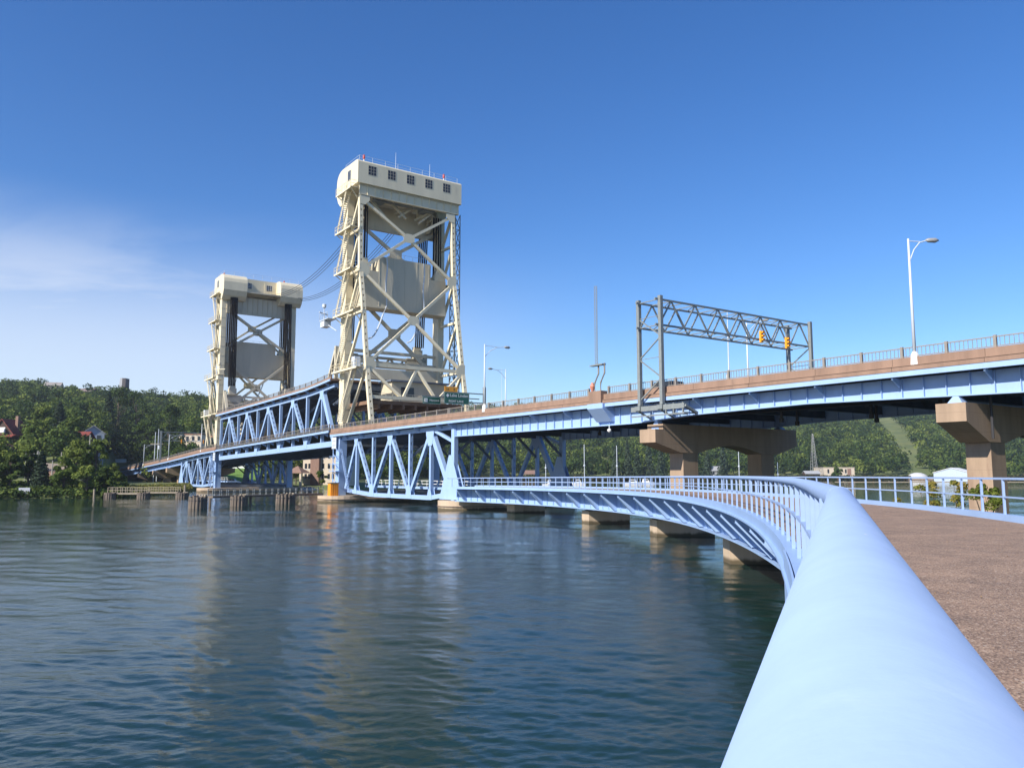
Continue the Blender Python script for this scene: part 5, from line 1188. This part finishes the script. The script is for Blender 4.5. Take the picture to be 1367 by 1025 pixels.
m = MB(); c = P(146.985, 12.6, 17.1); m.prism([c + WV * .3, c + ZV * .3, c - WV * .3, c - ZV * .3], UV * -.006); m.build('diamond_marker', WHITE, sg)
sh = road_sign('smaller green road sign with a route shield, left of the Lake Linden sign', 148.5, 8.9, 12.2, 15.7, 16.9, GREENS, [('Hancock', .5, 11.0, 16.3, WHITE), ('41', .32, 9.45, 16.3, GREENS)])
MB().sw(148.46, 148.495, 9.15, 9.75, 16.0, 16.6).build('route_shield', WHITE, sh)
for o in sh.children:
    if o.name.startswith('lettering') and o.data.materials[0] == GREENS: o.location = UV * -.05
road_sign('yellow advisory plate above the large green road sign', 147, 12.0, 14.5, 17.72, 18.55, YEL, [('14', .55, 12.55, 18.1, DARK), ('8', .55, 13.8, 18.1, DARK)], False)
sp_ = thing('sign_support', 'dark steel beam and post carrying the green road signs over the far kerb', 'sign support', P(147.4, 19.9, 12))
MB().sw(147.2, 147.6, 19.7, 20.1, 11.9, 18.9).build('post', STEEL, sp_); MB().sw(147.1, 147.4, 12.0, 19.7, 17.6, 17.75).sw(147.1, 147.4, 12.0, 19.7, 16.1, 16.25).build('beam', STEEL, sp_)
MB().sw(148.6, 148.8, 8.8, 19.7, 16.9, 17.05).build('beam', STEEL, sp_)
# far gantry with signals
fg = thing('signal_gantry', 'small grey signal gantry over the far approach road', 'gantry', P(301, 10, 8))
for w in (.1, 20.4):
    for s in (300.2, 301.6): MB().sw(s - .15, s + .15, w - .15, w + .15, 8, 17.6).build('post', STEEL, fg)
m = MB()
for s in (300.2, 301.6):
    for z in (17.3, 14.6): m.bar(P(s, 0, z), P(s, 20.5, z), ZV, .16, .16)
    for i in range(10):
        a, b = (14.6, 17.3) if i % 2 == 0 else (17.3, 14.6); m.bar(P(s, i * 2.04, a), P(s, (i + 1) * 2.04, b), UV, .1, .1)
m.build('truss_beam', STEEL, fg)
signal(P(299.9, 6.0, 13.9), 'small yellow traffic light on the far gantry, left one'); signal(P(299.9, 12.6, 13.9), 'small yellow traffic light on the far gantry, right one')

# ------------------------------------------------------------------ vehicles
def car(lab, pos, rz, paint, name='parked_car', suv=False, group=None):
    t = thing(name, lab, 'car', pos, rz, group); pos = Vector(pos)
    hr = 1.75 if suv else 1.45
    prof = [(-2.2, .35), (-2.25, .75), (-2.05, .95), (-1.2 if not suv else -2.0, 1.0), (-.75 if not suv else -1.8, hr - .05), (.55, hr), (1.2, .98), (2.1, .82), (2.25, .55), (2.2, .35)]
    def B(poly, hw, z=0): return [pos + Vector((x, -hw, y)) for x, y in poly]
    body = [p for p in prof]
    lower = [(-2.2, .35), (-2.25, .75), (-2.1, .95), (1.2, .98), (2.1, .82), (2.25, .55), (2.2, .35)]
    MB().prism(B(lower, .88), Vector((0, 1.76, 0))).build('body', paint, t)
    cabp = [(-1.5 if not suv else -2.05, .96), (-.85 if not suv else -1.85, hr - .06), (.45, hr - .04), (1.15, .97)]
    MB().prism(B(cabp, .76), Vector((0, 1.52, 0))).build('window', GLASS, t)
    MB().prism(B([(-.95 if not suv else -1.9, hr - .07), (-.8 if not suv else -1.8, hr), (.4, hr + .01), (.55, hr - .07)], .78), Vector((0, 1.56, 0))).build('roof', paint, t)
    for x0, x1 in (((-1.5 if not suv else -2.0, .96), (-.85 if not suv else -1.86, hr - .05)), ((1.15, .97), (.45, hr - .04)), ((-.2, .97), (-.15, hr - .04))):
        for y in (-.77, .77): MB().bar(pos + Vector((x0[0], y, x0[1])), pos + Vector((x1[0], y, x1[1])), Vector((0, 1, 0)), .08, .04).build('pillar', paint, t)
    for x in (-1.4, 1.4):
        for y in (-.8, .8):
            w = MB(); c = pos + Vector((x, y, .33)); w.tube([c - Vector((0, .1, 0)), c + Vector((0, .1, 0))], .33, 18); wo_ = w.build('wheel', TYRE, t)
            MB().tube([c - Vector((0, .105, 0)), c + Vector((0, .105, 0))], .19, 12).build('rim', GALV, wo_)
    for y in (-.62, .62): MB().box(pos.x + 2.2, pos.x + 2.27, pos.y + y - .16, pos.y + y + .16, pos.z + .58, pos.z + .74).build('headlight', WHITE, t)
    return t
dirz = math.atan2(UV.y, UV.x)
z_ = deckz(93) + .31
car('dark car on the bridge left of the gantry, its roof above the railing', P(92.0, 5.2, z_ + .0), dirz, BODYD, 'car', suv=True)
car('white car parked by the porch of the brick and cream hotel', fromxy(416, 232, ground_z(416, 232) - .03), R(8), BODY)
car('pale car in the row parked behind the far catwalk', fromxy(316, 246, ground_z(316, 246)), R(4), BODY, suv=True)
car('silver car in the same row behind the far catwalk, right of the pale one', fromxy(338, 246, ground_z(338, 246)), R(-4), GALV)

# ------------------------------------------------------------------ buildings on the left shore
def house(name, lab, px, Y, rz, wx, dy, h, rh, wall, roofm, wins=2, storeys=1, z=None, gable_x=True, chimney=False, group=None, cat='house'):
    z = ground_z(px, Y) if z is None else z; pos = fromxy(px, Y, z); t = thing(name, lab, cat, pos, 0, group); x, y = pos.x, pos.y
    rot = Matrix.Rotation(rz, 3, 'Z')
    def T(a, b, c): return pos + rot @ Vector((a, b, c))
    def bx(a0, a1, b0, b1, c0, c1): return MB().hexa([T(a0, b0, c0), T(a1, b0, c0), T(a1, b1, c0), T(a0, b1, c0), T(a0, b0, c1), T(a1, b0, c1), T(a1, b1, c1), T(a0, b1, c1)])
    hw, hd = wx / 2, dy / 2
    wl = bx(-hw, hw, -hd, hd, -3, h)
    if rh > 0.6:
        if gable_x: wl.prism([T(-hw, -hd, h), T(-hw, hd, h), T(-hw, 0, h + rh)], rot @ Vector((wx, 0, 0)))
        else: wl.prism([T(-hw, -hd, h), T(hw, -hd, h), T(0, -hd, h + rh)], rot @ Vector((0, dy, 0)))
    wo_ = wl.build('wall', wall, t)
    r = MB(); ov = .5; th = .25
    if rh > 0.6:
        if gable_x:
            for sg in (-1, 1): r.prism([T(-hw - ov, sg * (hd + ov), h - ov * rh / hd), T(-hw - ov, 0, h + rh), T(-hw - ov, 0, h + rh + th), T(-hw - ov, sg * (hd + ov), h - ov * rh / hd + th)], rot @ Vector((wx + 2 * ov, 0, 0)))
        else:
            for sg in (-1, 1): r.prism([T(sg * (hw + ov), -hd - ov, h - ov * rh / hw), T(0, -hd - ov, h + rh), T(0, -hd - ov, h + rh + th), T(sg * (hw + ov), -hd - ov, h - ov * rh / hw + th)], rot @ Vector((0, dy + 2 * ov, 0)))
    else: r = bx(-hw - .2, hw + .2, -hd - .2, hd + .2, h + .003, h + .3)
    ro = r.build('roof', roofm, t)
    if chimney: bx(hw * .4, hw * .4 + .9, -.4, .5, h, h + rh + 1.2).build('chimney', BRICK, ro)
    sh_ = h / storeys
    for k in range(storeys):
        for i in range(wins):
            a = -hw + wx * (i + .5) / wins; ww = min(.55, wx / wins * .3)
            f = bx(a - ww, a + ww, -hd - .06, -hd - .01, k * sh_ + sh_ * .35, k * sh_ + sh_ * .82).build('window', GLASS, t)
            bx(a - ww - .1, a + ww + .1, -hd - .12, -hd - .062, k * sh_ + sh_ * .30, k * sh_ + sh_ * .35).build('sill', WHITE, f)
    return t, T, bx
GH = 'houses on the left hillside'
t, T, bx = house('gabled_house', 'dark house with steep red gabled roof at the left edge of the hillside', 19, 245, R(-8), 8.0, 7, 5.4, 4.6, DARKW, REDROOF, 3, 2, gable_x=False, group=GH, chimney=True)
bx(-1.1, 1.1, -3.7, -3.52, 6.0, 7.6).build('attic_window', WHITE, t)
t.children[1] if 0 else None
pr_ = MB().prism([T(-4.6, -3.5, 5.2), T(4.8, -3.5, 5.2), T(4.8, -5.2, 4.6), T(-4.6, -5.2, 4.6)], ZV * .2); pr_.build('porch_roof', REDROOF, t)
t, T, bx = house('wooden_house', 'low dark house with a long red roof between the spruce and the pale grey house', 109, 250, R(6), 6.8, 7, 4.2, 2.0, DARKW, REDROOF, 2, 1, group=GH)
t, T, bx = house('grey_house', 'pale blue grey house partly hidden by the dark pine', 128, 262, R(30), 6.5, 6, 7.0, 2.4, mat('pale_blue_siding', (.30, .35, .42), .8), GREYW, 2, 2, gable_x=False, group=GH)
house('ridge_house', 'cream house with pale roof on the hill skyline', 72, 560, R(14), 10, 7, 4.0, 2.4, STUCCO, mat('weathered_roof', (.30, .27, .25), .9), 3, 1, z=ground_z(72, 560) + 3.0, group=GH)
house('ridge_house', 'brown house with grey red roof right of the cream one on the skyline', 117, 555, R(-10), 13, 8, 4.0, 2.2, mat('brown_siding', (.17, .10, .08), .9), mat('dull_roof', (.22, .17, .16), .9), 4, 1, z=ground_z(118, 555) + 2.5, group=GH)
house('low_building', 'low pale building with reddish flat roof behind the far gantry', 264, 318, R(-6), 9.5, 8, 3.6, .4, STUCCO, mat('rust_roof', (.30, .15, .11), .9), 4, 1, z=16.0, cat='building')
t = thing('mine_shafthouse', 'dark narrow mine shaft building standing on the skyline of the left hill', 'mine building', fromxy(165, 600, 60))
zr = ground_z(165, 600); b0 = fromxy(166.5, 600, zr); MB().box(b0.x - 0.6, b0.x + 2.0, b0.y - 3, b0.y + 3, zr - 2, zr + 17.5).build('headframe', mat('dark_cladding', (.07, .06, .06), .8), t)
MB().prism([(b0.x - 4.6, b0.y - 2, zr), (b0.x - 0.9, b0.y - 2, zr), (b0.x - 0.9, b0.y - 2, zr + 17.8), (b0.x - 2.6, b0.y - 2, zr + 17.8)], Vector((0, 4, 0))).build('rock_bin', mat('pale_cladding', (.40, .42, .46), .8), t)
# hotel
def hotel():
    z = 1.4; cx_, Y = 423, 243; pos = fromxy(cx_, Y, z); t = thing('hotel', 'brick and cream four storey hotel seen under the raised span', 'building', pos)
    rot = Matrix.Rotation(R(-14), 3, 'Z')
    def bx(a0, a1, b0, b1, c0, c1):
        v = lambda a, b, c: pos + rot @ Vector((a, b, c)); return MB().hexa([v(a0, b0, c0), v(a1, b0, c0), v(a1, b1, c0), v(a0, b1, c0), v(a0, b0, c1), v(a1, b0, c1), v(a1, b1, c1), v(a0, b1, c1)])
    for nm, a0, a1, b0, m in (('cream_wing', -3.9, -.9, 0, STUCCO), ('brick_bay', -.9, 1.9, -1.0, BRICK), ('cream_wing', 1.9, 9.0, .3, STUCCO)):
        w = bx(a0, a1, b0, 12, -1, 13.5).build(nm, m, t); bx(a0 - .1, a1 + .1, b0 - .1, 12.1, 13.5, 14.0).build('cornice', WHITE, w)
    for k in range(4):
        for a, b0 in ((-2.9, 0), (-1.7, 0), (2.7, .3), (4.6, .3), (6.0, .3), (7.9, .3)):
            f = bx(a - .38, a + .38, b0 - .06, b0 - .01, 1.4 + k * 3.1, 3.0 + k * 3.1).build('window', GLASS, t); bx(a - .45, a + .45, b0 - .12, b0 - .065, 1.25 + k * 3.1, 1.4 + k * 3.1).build('sill', WHITE, f)
    bx(-4.0, 9.1, -1.2, -.9, 2.95, 3.15).build('string_course', STUCCO, t) if 0 else None
    por = MB(); v = lambda a, b, c: pos + rot @ Vector((a, b, c))
    ap_ = v(-3.4, -4, 5.4); base = [v(-6.4, -7, 3.2), v(-.4, -7, 3.2), v(-.4, -1.1, 3.2), v(-6.4, -1.1, 3.2)]
    por.add(base + [ap_], [(0, 1, 4), (1, 2, 4), (2, 3, 4), (3, 0, 4), (3, 2, 1, 0)]); pr = por.build('porch_roof', BRICK, t)
    for a in (-5.9, -3.9, -1.0):
        bx(a - .3, a + .3, -6.8, -6.3, -1, 3.2).build('porch_column', STUCCO, t)
hotel()
G4 = 'shrubs beside the hotel'
tree('hotel_shrub', 'dark round shrub in front of the hotel, right of the white car', fromxy(432, 231, 1.0), 4.0, 2.3, 'broad', LEAF, G4, tint=.3, nlobe=9)
tree('hotel_shrub', 'bright green small tree left of the hotel porch', fromxy(399, 246, 1.4), 7.6, 2.2, 'broad', LEAFB, G4, tint=.8, nlobe=9)
t, T, bx = house('striped_building', 'low white and red fronted building on a grass bank, seen through the far truss', 316, 300, R(5), 10.5, 8, 3.4, .4, WHITE, GREYW, 1, 1, z=6.3, cat='building')
bx(-2.4, .2, -4.2, -4.08, 0, 3.3).build('red_front', REDP, t)
props(MB().prism([fromxy(296, 252, -1), fromxy(352, 252, -1), fromxy(356, 296, -1), fromxy(296, 296, -1)], ZV * 2).build('lawn', mat('lawn_grass', (.12, .22, .03), 1, .15, 1.0)), kind='structure')
lw = MB().add([fromxy(298, 262, 1.9), fromxy(350, 262, 1.9), fromxy(352, 297, 6.4), fromxy(300, 297, 6.4), fromxy(298, 262, -1), fromxy(350, 262, -1), fromxy(352, 297, -1), fromxy(300, 297, -1)], [(0, 1, 2, 3), (4, 5, 1, 0), (5, 6, 2, 1), (6, 7, 3, 2), (7, 4, 0, 3)]).build('grass_bank', bpy.data.materials['lawn_grass']); props(lw, kind='structure')
# grass verge on the left shore below the far approach
vg = []
for _ in range(2600):
    px = rng.uniform(160, 262); Y = interp(px, SHX, SHY) + rng.uniform(-1, 14); vg.append(tuple(fromxy(px, Y, max(0, ground_z(px, Y)) + .15)))
props(leaf_cloud(np.array(vg), np.full((len(vg), 3), .35), np.clip(rng.normal(.6, .25, len(vg)), 0, 1), 6, .28, 'shore_grass', leaf_mat('reed_grass', (.09, .11, .02), (.17, .18, .04), (.30, .27, .10))), 'yellow green reeds and grass along the left water edge', 'grass', kind='stuff')
vs = []
for _ in range(1800):
    px = rng.uniform(-260, 175); Y = interp(px, SHX, SHY) + rng.uniform(-1.5, 22); vs.append(tuple(fromxy(px, Y, max(0, ground_z(px, Y)) + .5)))
props(leaf_cloud(np.array(vs), np.full((len(vs), 3), .9), np.clip(rng.normal(.4, .25, len(vs)), 0, 1), 22, .26, 'shore_undergrowth', LEAF), 'tangled green undergrowth along the left shore', 'undergrowth', kind='stuff')
vs = []
for _ in range(2600):
    px = rng.uniform(600, 1750); Y = interp(px, SHX, SHY) + rng.uniform(-3, 6)
    if 1205 < px < 1300 and rng.random() < .6: continue
    vs.append(tuple(fromxy(px, Y, rng.uniform(.4, 2.0))))
props(leaf_cloud(np.array(vs), np.full((len(vs), 3), 1.5), np.clip(rng.normal(.35, .25, len(vs)), 0, 1), 22, .5, 'shore_bushes', leaf_mat('autumn_bushes', (.03, .045, .012), (.07, .075, .022), (.17, .10, .035))), 'dark green and brown bushes lining the far right shore', 'bushes', kind='stuff')
# hillside road, bank and signboard
props(MB().add([fromxy(20, 214, 8.0), fromxy(100, 208, 6.8), fromxy(100, 203, 4.6), fromxy(20, 208, 5.8), fromxy(20, 214, 2), fromxy(100, 208, 2)], [(0, 1, 2, 3), (0, 4, 5, 1)]).build('hill_road', mat('pale_road', (.22, .18, .15), .95, .2)), kind='structure')
props(MB().add([fromxy(72, 190, 5.3), fromxy(96, 190, 4.6), fromxy(92, 176, 1.0), fromxy(76, 176, 1.0)], [(0, 1, 2, 3)]).build('earth_bank', mat('bare_earth', (.28, .17, .11), 1, .3, .8)), kind='structure')
t = thing('shore_signboard', 'small white rectangular signboard standing at the left waterline', 'sign', fromxy(42, 149.5, 0)); c = fromxy(42, 149.5, 0)
MB().box(c.x - 1.05, c.x + 1.05, c.y - .05, c.y + .05, .9, 1.95).build('board', mat('sign_white', (.36, .39, .45), .6, .05), t)
for dx in (-.7, .7): MB().box(c.x + dx - .06, c.x + dx + .06, c.y + .06, c.y + .16, -1, 1.8).build('leg', TIMBER, t)
q = MB()
for k in range(3): q.box(c.x - .8, c.x + .8 - k * .2, c.y - .056, c.y - .051, 1.62 - k * .25, 1.67 - k * .25)
q.build('faded_text_line', LAMPM, t)
props(MB().box(*(lambda c: (c.x - 2.0, c.x + 2.0, c.y - .5, c.y + .5, 8.8, 10.3))(fromxy(167, 325))).build('fuel_tank', WHITE), 'small white box like tank on the grass slope above the far approach', 'tank')
# utility poles
GU = 'utility poles on the left shore'
for px, Y, h, arm, lab in ((46, 172, 7.2, 0, 'broken pale wooden pole behind the white signboard'), (57, 174, 9.5, 0, 'tall pale wooden pole right of the white signboard'), (77, 182, 7.5, 0, 'pale pole in front of the bare earth bank'), (124.5, 196, 14.0, 0, 'slim white pole rising between the waterline trees'), (88, 205, 10, 0, 'pole beside the hillside road')):
    z = ground_z(px, Y); c = fromxy(px, Y, z); t = thing('utility_pole', lab, 'pole', c, 0, GU); MB().tube([c - ZV, c + ZV * (h - z if px != 46 else h - z)], [.17, .12], 8).build('pole_stem', PALEBARK, t)
t = thing('lattice_substation', 'grey metal substation frame among the left shore trees', 'substation', fromxy(50, 186, 2)); m = MB()
for i in range(6):
    c = fromxy(41 + i * 3.6, 187, 0); m.bar(c, c + ZV * 9.6, Vector((1, 0, 0)), .07, .07)
for z in (6.6, 7.6, 8.6, 9.4): m.bar(fromxy(40, 187, z), fromxy(60, 187, z), ZV, .05, .05)
m.build('frame', LAMPM, t)
for px, s, lab, h in ((213, 304, 'tall double pole behind the far approach, left of the signals', 18.5),):
    t = thing('utility_pole', lab, 'pole', fromxy(px, 262, 5), 0, GU)
    for d in (-.5, .5): c = fromxy(px, 262, 0) + Vector((d, 0, 0)); MB().tube([c, c + ZV * (h + d)], [.16, .11], 8).build('pole_stem', GALV, t)
    c = fromxy(px, 262, 0); MB().box(c.x - 2, c.x + 2, c.y - .1, c.y + .1, 14.0, 14.25).build('crossarm', PALETIM, t); MB().tube([c + ZV * 12.4 + Vector((.9, 0, 0)), c + ZV * 13.6 + Vector((.9, 0, 0))], .35, 10).build('transformer', GALV, t)

# ------------------------------------------------------------------ far right shore
GR = 'buildings on the far right shore'
t, T, bx = house('beige_building', 'low flat roofed beige building on the far shore, left of the dome', 1108, 530, R(-6), 22, 14, 5.6, .3, STUCCO, STUCCO, 2, 1, z=2.4, cat='building', group=GR)
bx(6.5, 8.8, -7.15, -7.08, .8, 5.0).build('doorway', BRICK, t)
t, T, bx = house('boat_shed', 'long low shed with pale blue gable and white roof on the far right shore', 1268, 520, R(52), 30, 20, 3.8, 3.0, mat('pale_blue_cladding', (.42, .50, .60), .6), WHITE, 0, 1, z=1.0, cat='shed', group=GR)
t = thing('storage_dome', 'white domed storage hall left of the long shed on the far shore', 'dome', fromxy(1218, 515, 1)); c = fromxy(1218, 515, 1); m = MB(); vs = []; fs = []
for i in range(6):
    a = i / 5 * math.pi / 2
    for j in range(24): b_ = j / 24 * 2 * math.pi; vs.append((c.x + 6.3 * math.cos(a) * math.cos(b_), c.y + 6.3 * math.cos(a) * math.sin(b_), 1 + 3.9 * math.sin(a)))
for i in range(5):
    for j in range(24): fs.append((i * 24 + j, i * 24 + (j + 1) % 24, (i + 1) * 24 + (j + 1) % 24, (i + 1) * 24 + j))
MB().add(vs, fs).build('dome_shell', mat('dull_white_fabric', (.5, .5, .5), .8), t, smooth=True); MB().box(c.x - 6.6, c.x + 6.6, c.y - 6.6, c.y + 6.6, -.5, 1.02).build('plinth', CONC, t)
house('red_roofed_shed', 'long red roofed building behind the white shed, cut by the tan pier', 1305, 560, R(0), 16, 8, 3.6, 2.0, WHITE, REDROOF, 3, 1, z=1.8, cat='shed', group=GR)
house('shore_house', 'small grey house between two spruces on the far shore', 951, 530, R(8), 9, 7, 4.2, 2.6, GREYW, GREYW, 2, 1, z=2.0, group=GR)
house('shore_house', 'tiny brown roofed house on the far shore behind the blue truss legs', 706, 512, R(8), 7, 6, 2.6, 2.0, STUCCO, BRICK, 2, 1, z=1.5, group=GR)
house('shore_house', 'dark low boathouse on the far shore beside the leftmost mast', 1078, 516, R(0), 9, 6, 3.0, 1.6, DARKW, GREYW, 2, 1, z=1.2, group=GR)
t = thing('lattice_mast', 'grey lattice radio tower rising from the far shore trees', 'mast', fromxy(1082, 520, 2)); m = MB(); c = fromxy(1082, 520, 0)
for k in range(14):
    z0_, z1_ = 2 + k * 2.0, 4 + k * 2.0; r0, r1 = 2.0 * (1 - k / 16), 2.0 * (1 - (k + 1) / 16)
    for x, y in ((-1, -1), (1, -1), (1, 1), (-1, 1)):
        m.bar(c + Vector((x * r0, y * r0, z0_)), c + Vector((x * r1, y * r1, z1_)), ZV, .15, .15)
    for (x, y), (x2, y2) in (((-1, -1), (1, -1)), ((1, -1), (-1, -1)), ((1, -1), (1, 1)), ((-1, 1), (1, 1))): m.bar(c + Vector((x * r0, y * r0, z0_)), c + Vector((x2 * r1, y2 * r1, z1_)), ZV, .08, .08)
m.build('lattice_frame', LAMPM, t)
# moored boats with masts beyond the walkway
GB = 'boats moored off the far shore'
def boat(px, Y, L_, lab, mast=0, cabin=True, rz=0):
    c = fromxy(px, Y, 0); t = thing('boat', lab, 'boat', c, rz, GB); h = MB(); hw = L_ * .16
    xs = [(-L_ / 2, .8), (-L_ * .2, 1.0), (L_ * .2, .85), (L_ * .42, .4), (L_ / 2, .03)]; vs = []
    for x, k in xs: vs += [(c.x + x, c.y - hw * k * .7, -.2), (c.x + x, c.y - hw * k, 1.0 + .12 * (x > 0)), (c.x + x, c.y + hw * k, 1.0 + .12 * (x > 0)), (c.x + x, c.y + hw * k * .7, -.2)]
    fs = []
    for i in range(4):
        for j in range(3): fs.append((i * 4 + j, i * 4 + j + 1, i * 4 + 5 + j, i * 4 + 4 + j))
    fs += [(0, 3, 2, 1)]; h.add(vs, fs).build('hull', WHITE, t)
    if cabin:
        MB().prism([(c.x - L_ * .2, c.y - hw * .6, 1.0), (c.x + L_ * .2, c.y - hw * .6, 1.0), (c.x + L_ * .1, c.y - hw * .6, 2.2), (c.x - L_ * .18, c.y - hw * .6, 2.3)], Vector((0, hw * 1.2, 0))).build('cabin', WHITE, t)
        MB().prism([(c.x - L_ * .15, c.y - hw * .62, 1.5), (c.x + L_ * .12, c.y - hw * .62, 1.5), (c.x + L_ * .08, c.y - hw * .62, 2.0), (c.x - L_ * .14, c.y - hw * .62, 2.0)], Vector((0, hw * 1.24, 0))).build('window', GLASS, t)
    if mast: MB().tube([(c.x, c.y, 1), (c.x, c.y, mast)], [.1, .06], 6).build('mast', WHITE, t)
boat(843, 300, 7.5, 'white cabin boat seen through the walkway railing left of the pier')
boat(860, 320, 7.0, 'smaller white boat right behind the white cabin boat')
boat(1010, 330, 6.5, 'white boat seen through the curving railing right of the pier')
boat(735, 270, 6.0, 'white boat seen through the railing at the left end of the walkway'); boat(771, 300, 5.5, 'small white boat, second from the walkway end')
GP = 'white light poles on the far quay'
for px, Y, h, lab in ((728, 250, 12, 'white quay pole left of the walkway pier group, the leftmost of the row'), (779, 250, 13.5, 'white quay pole, second of the row behind the walkway'), (822, 250, 13.2, 'white quay pole just left of the brown pier'), (983, 250, 13.0, 'white quay pole between the two brown pier columns'), (1027, 250, 14.2, 'tallest white quay pole, right of the brown pier'), (1034, 252, 8.0, 'short white quay pole close to the tallest one')):
    c = fromxy(px, Y, 0); t = thing('quay_pole', lab, 'pole', c, 0, GP); z1_ = h if px > 1030 else h
    MB().tube([c - ZV * 4, c + ZV * h], [.12, .10], 8).build('pole_stem', GALV, t); MB().tube([c + ZV * (h * .5), c + ZV * (h * .5 + .5)], [.28, .28], 8).build('pole_collar', GALV, t)
dk = MB(); 
for i in range(9): p = fromxy(1120 + i * 30, 330, 0); dk.tube([p - ZV * 3, p + ZV * 1.3], .25, 8)
dk.bar(fromxy(1110, 330, .9), fromxy(1380, 330, .9), ZV, 2.0, .4); t = thing('floating_dock', 'long low grey dock beyond the right railing', 'dock', fromxy(1240, 330, 0)); dk.build('dock_frame', PALETIM, t)

print('objects', len(bpy.data.objects))

# ------------------------------------------------------------------ air
hz = MB().box(-1300, 2000, -60, 1290, -9, 132).build('haze', None or bpy.data.materials.new('haze_air')); props(hz, kind='stuff')
hm = hz.data.materials[0]; hm.use_nodes = True; nt = hm.node_tree; nt.nodes.clear(); pv = N(nt, 'ShaderNodeVolumePrincipled'); pv.inputs['Density'].default_value = 0.00015; pv.inputs['Color'].default_value = (.80, .87, 1, 1); pv.inputs['Anisotropy'].default_value = 0.3
mo_ = N(nt, 'ShaderNodeOutputMaterial'); nt.links.new(pv.outputs[0], mo_.inputs['Volume'])
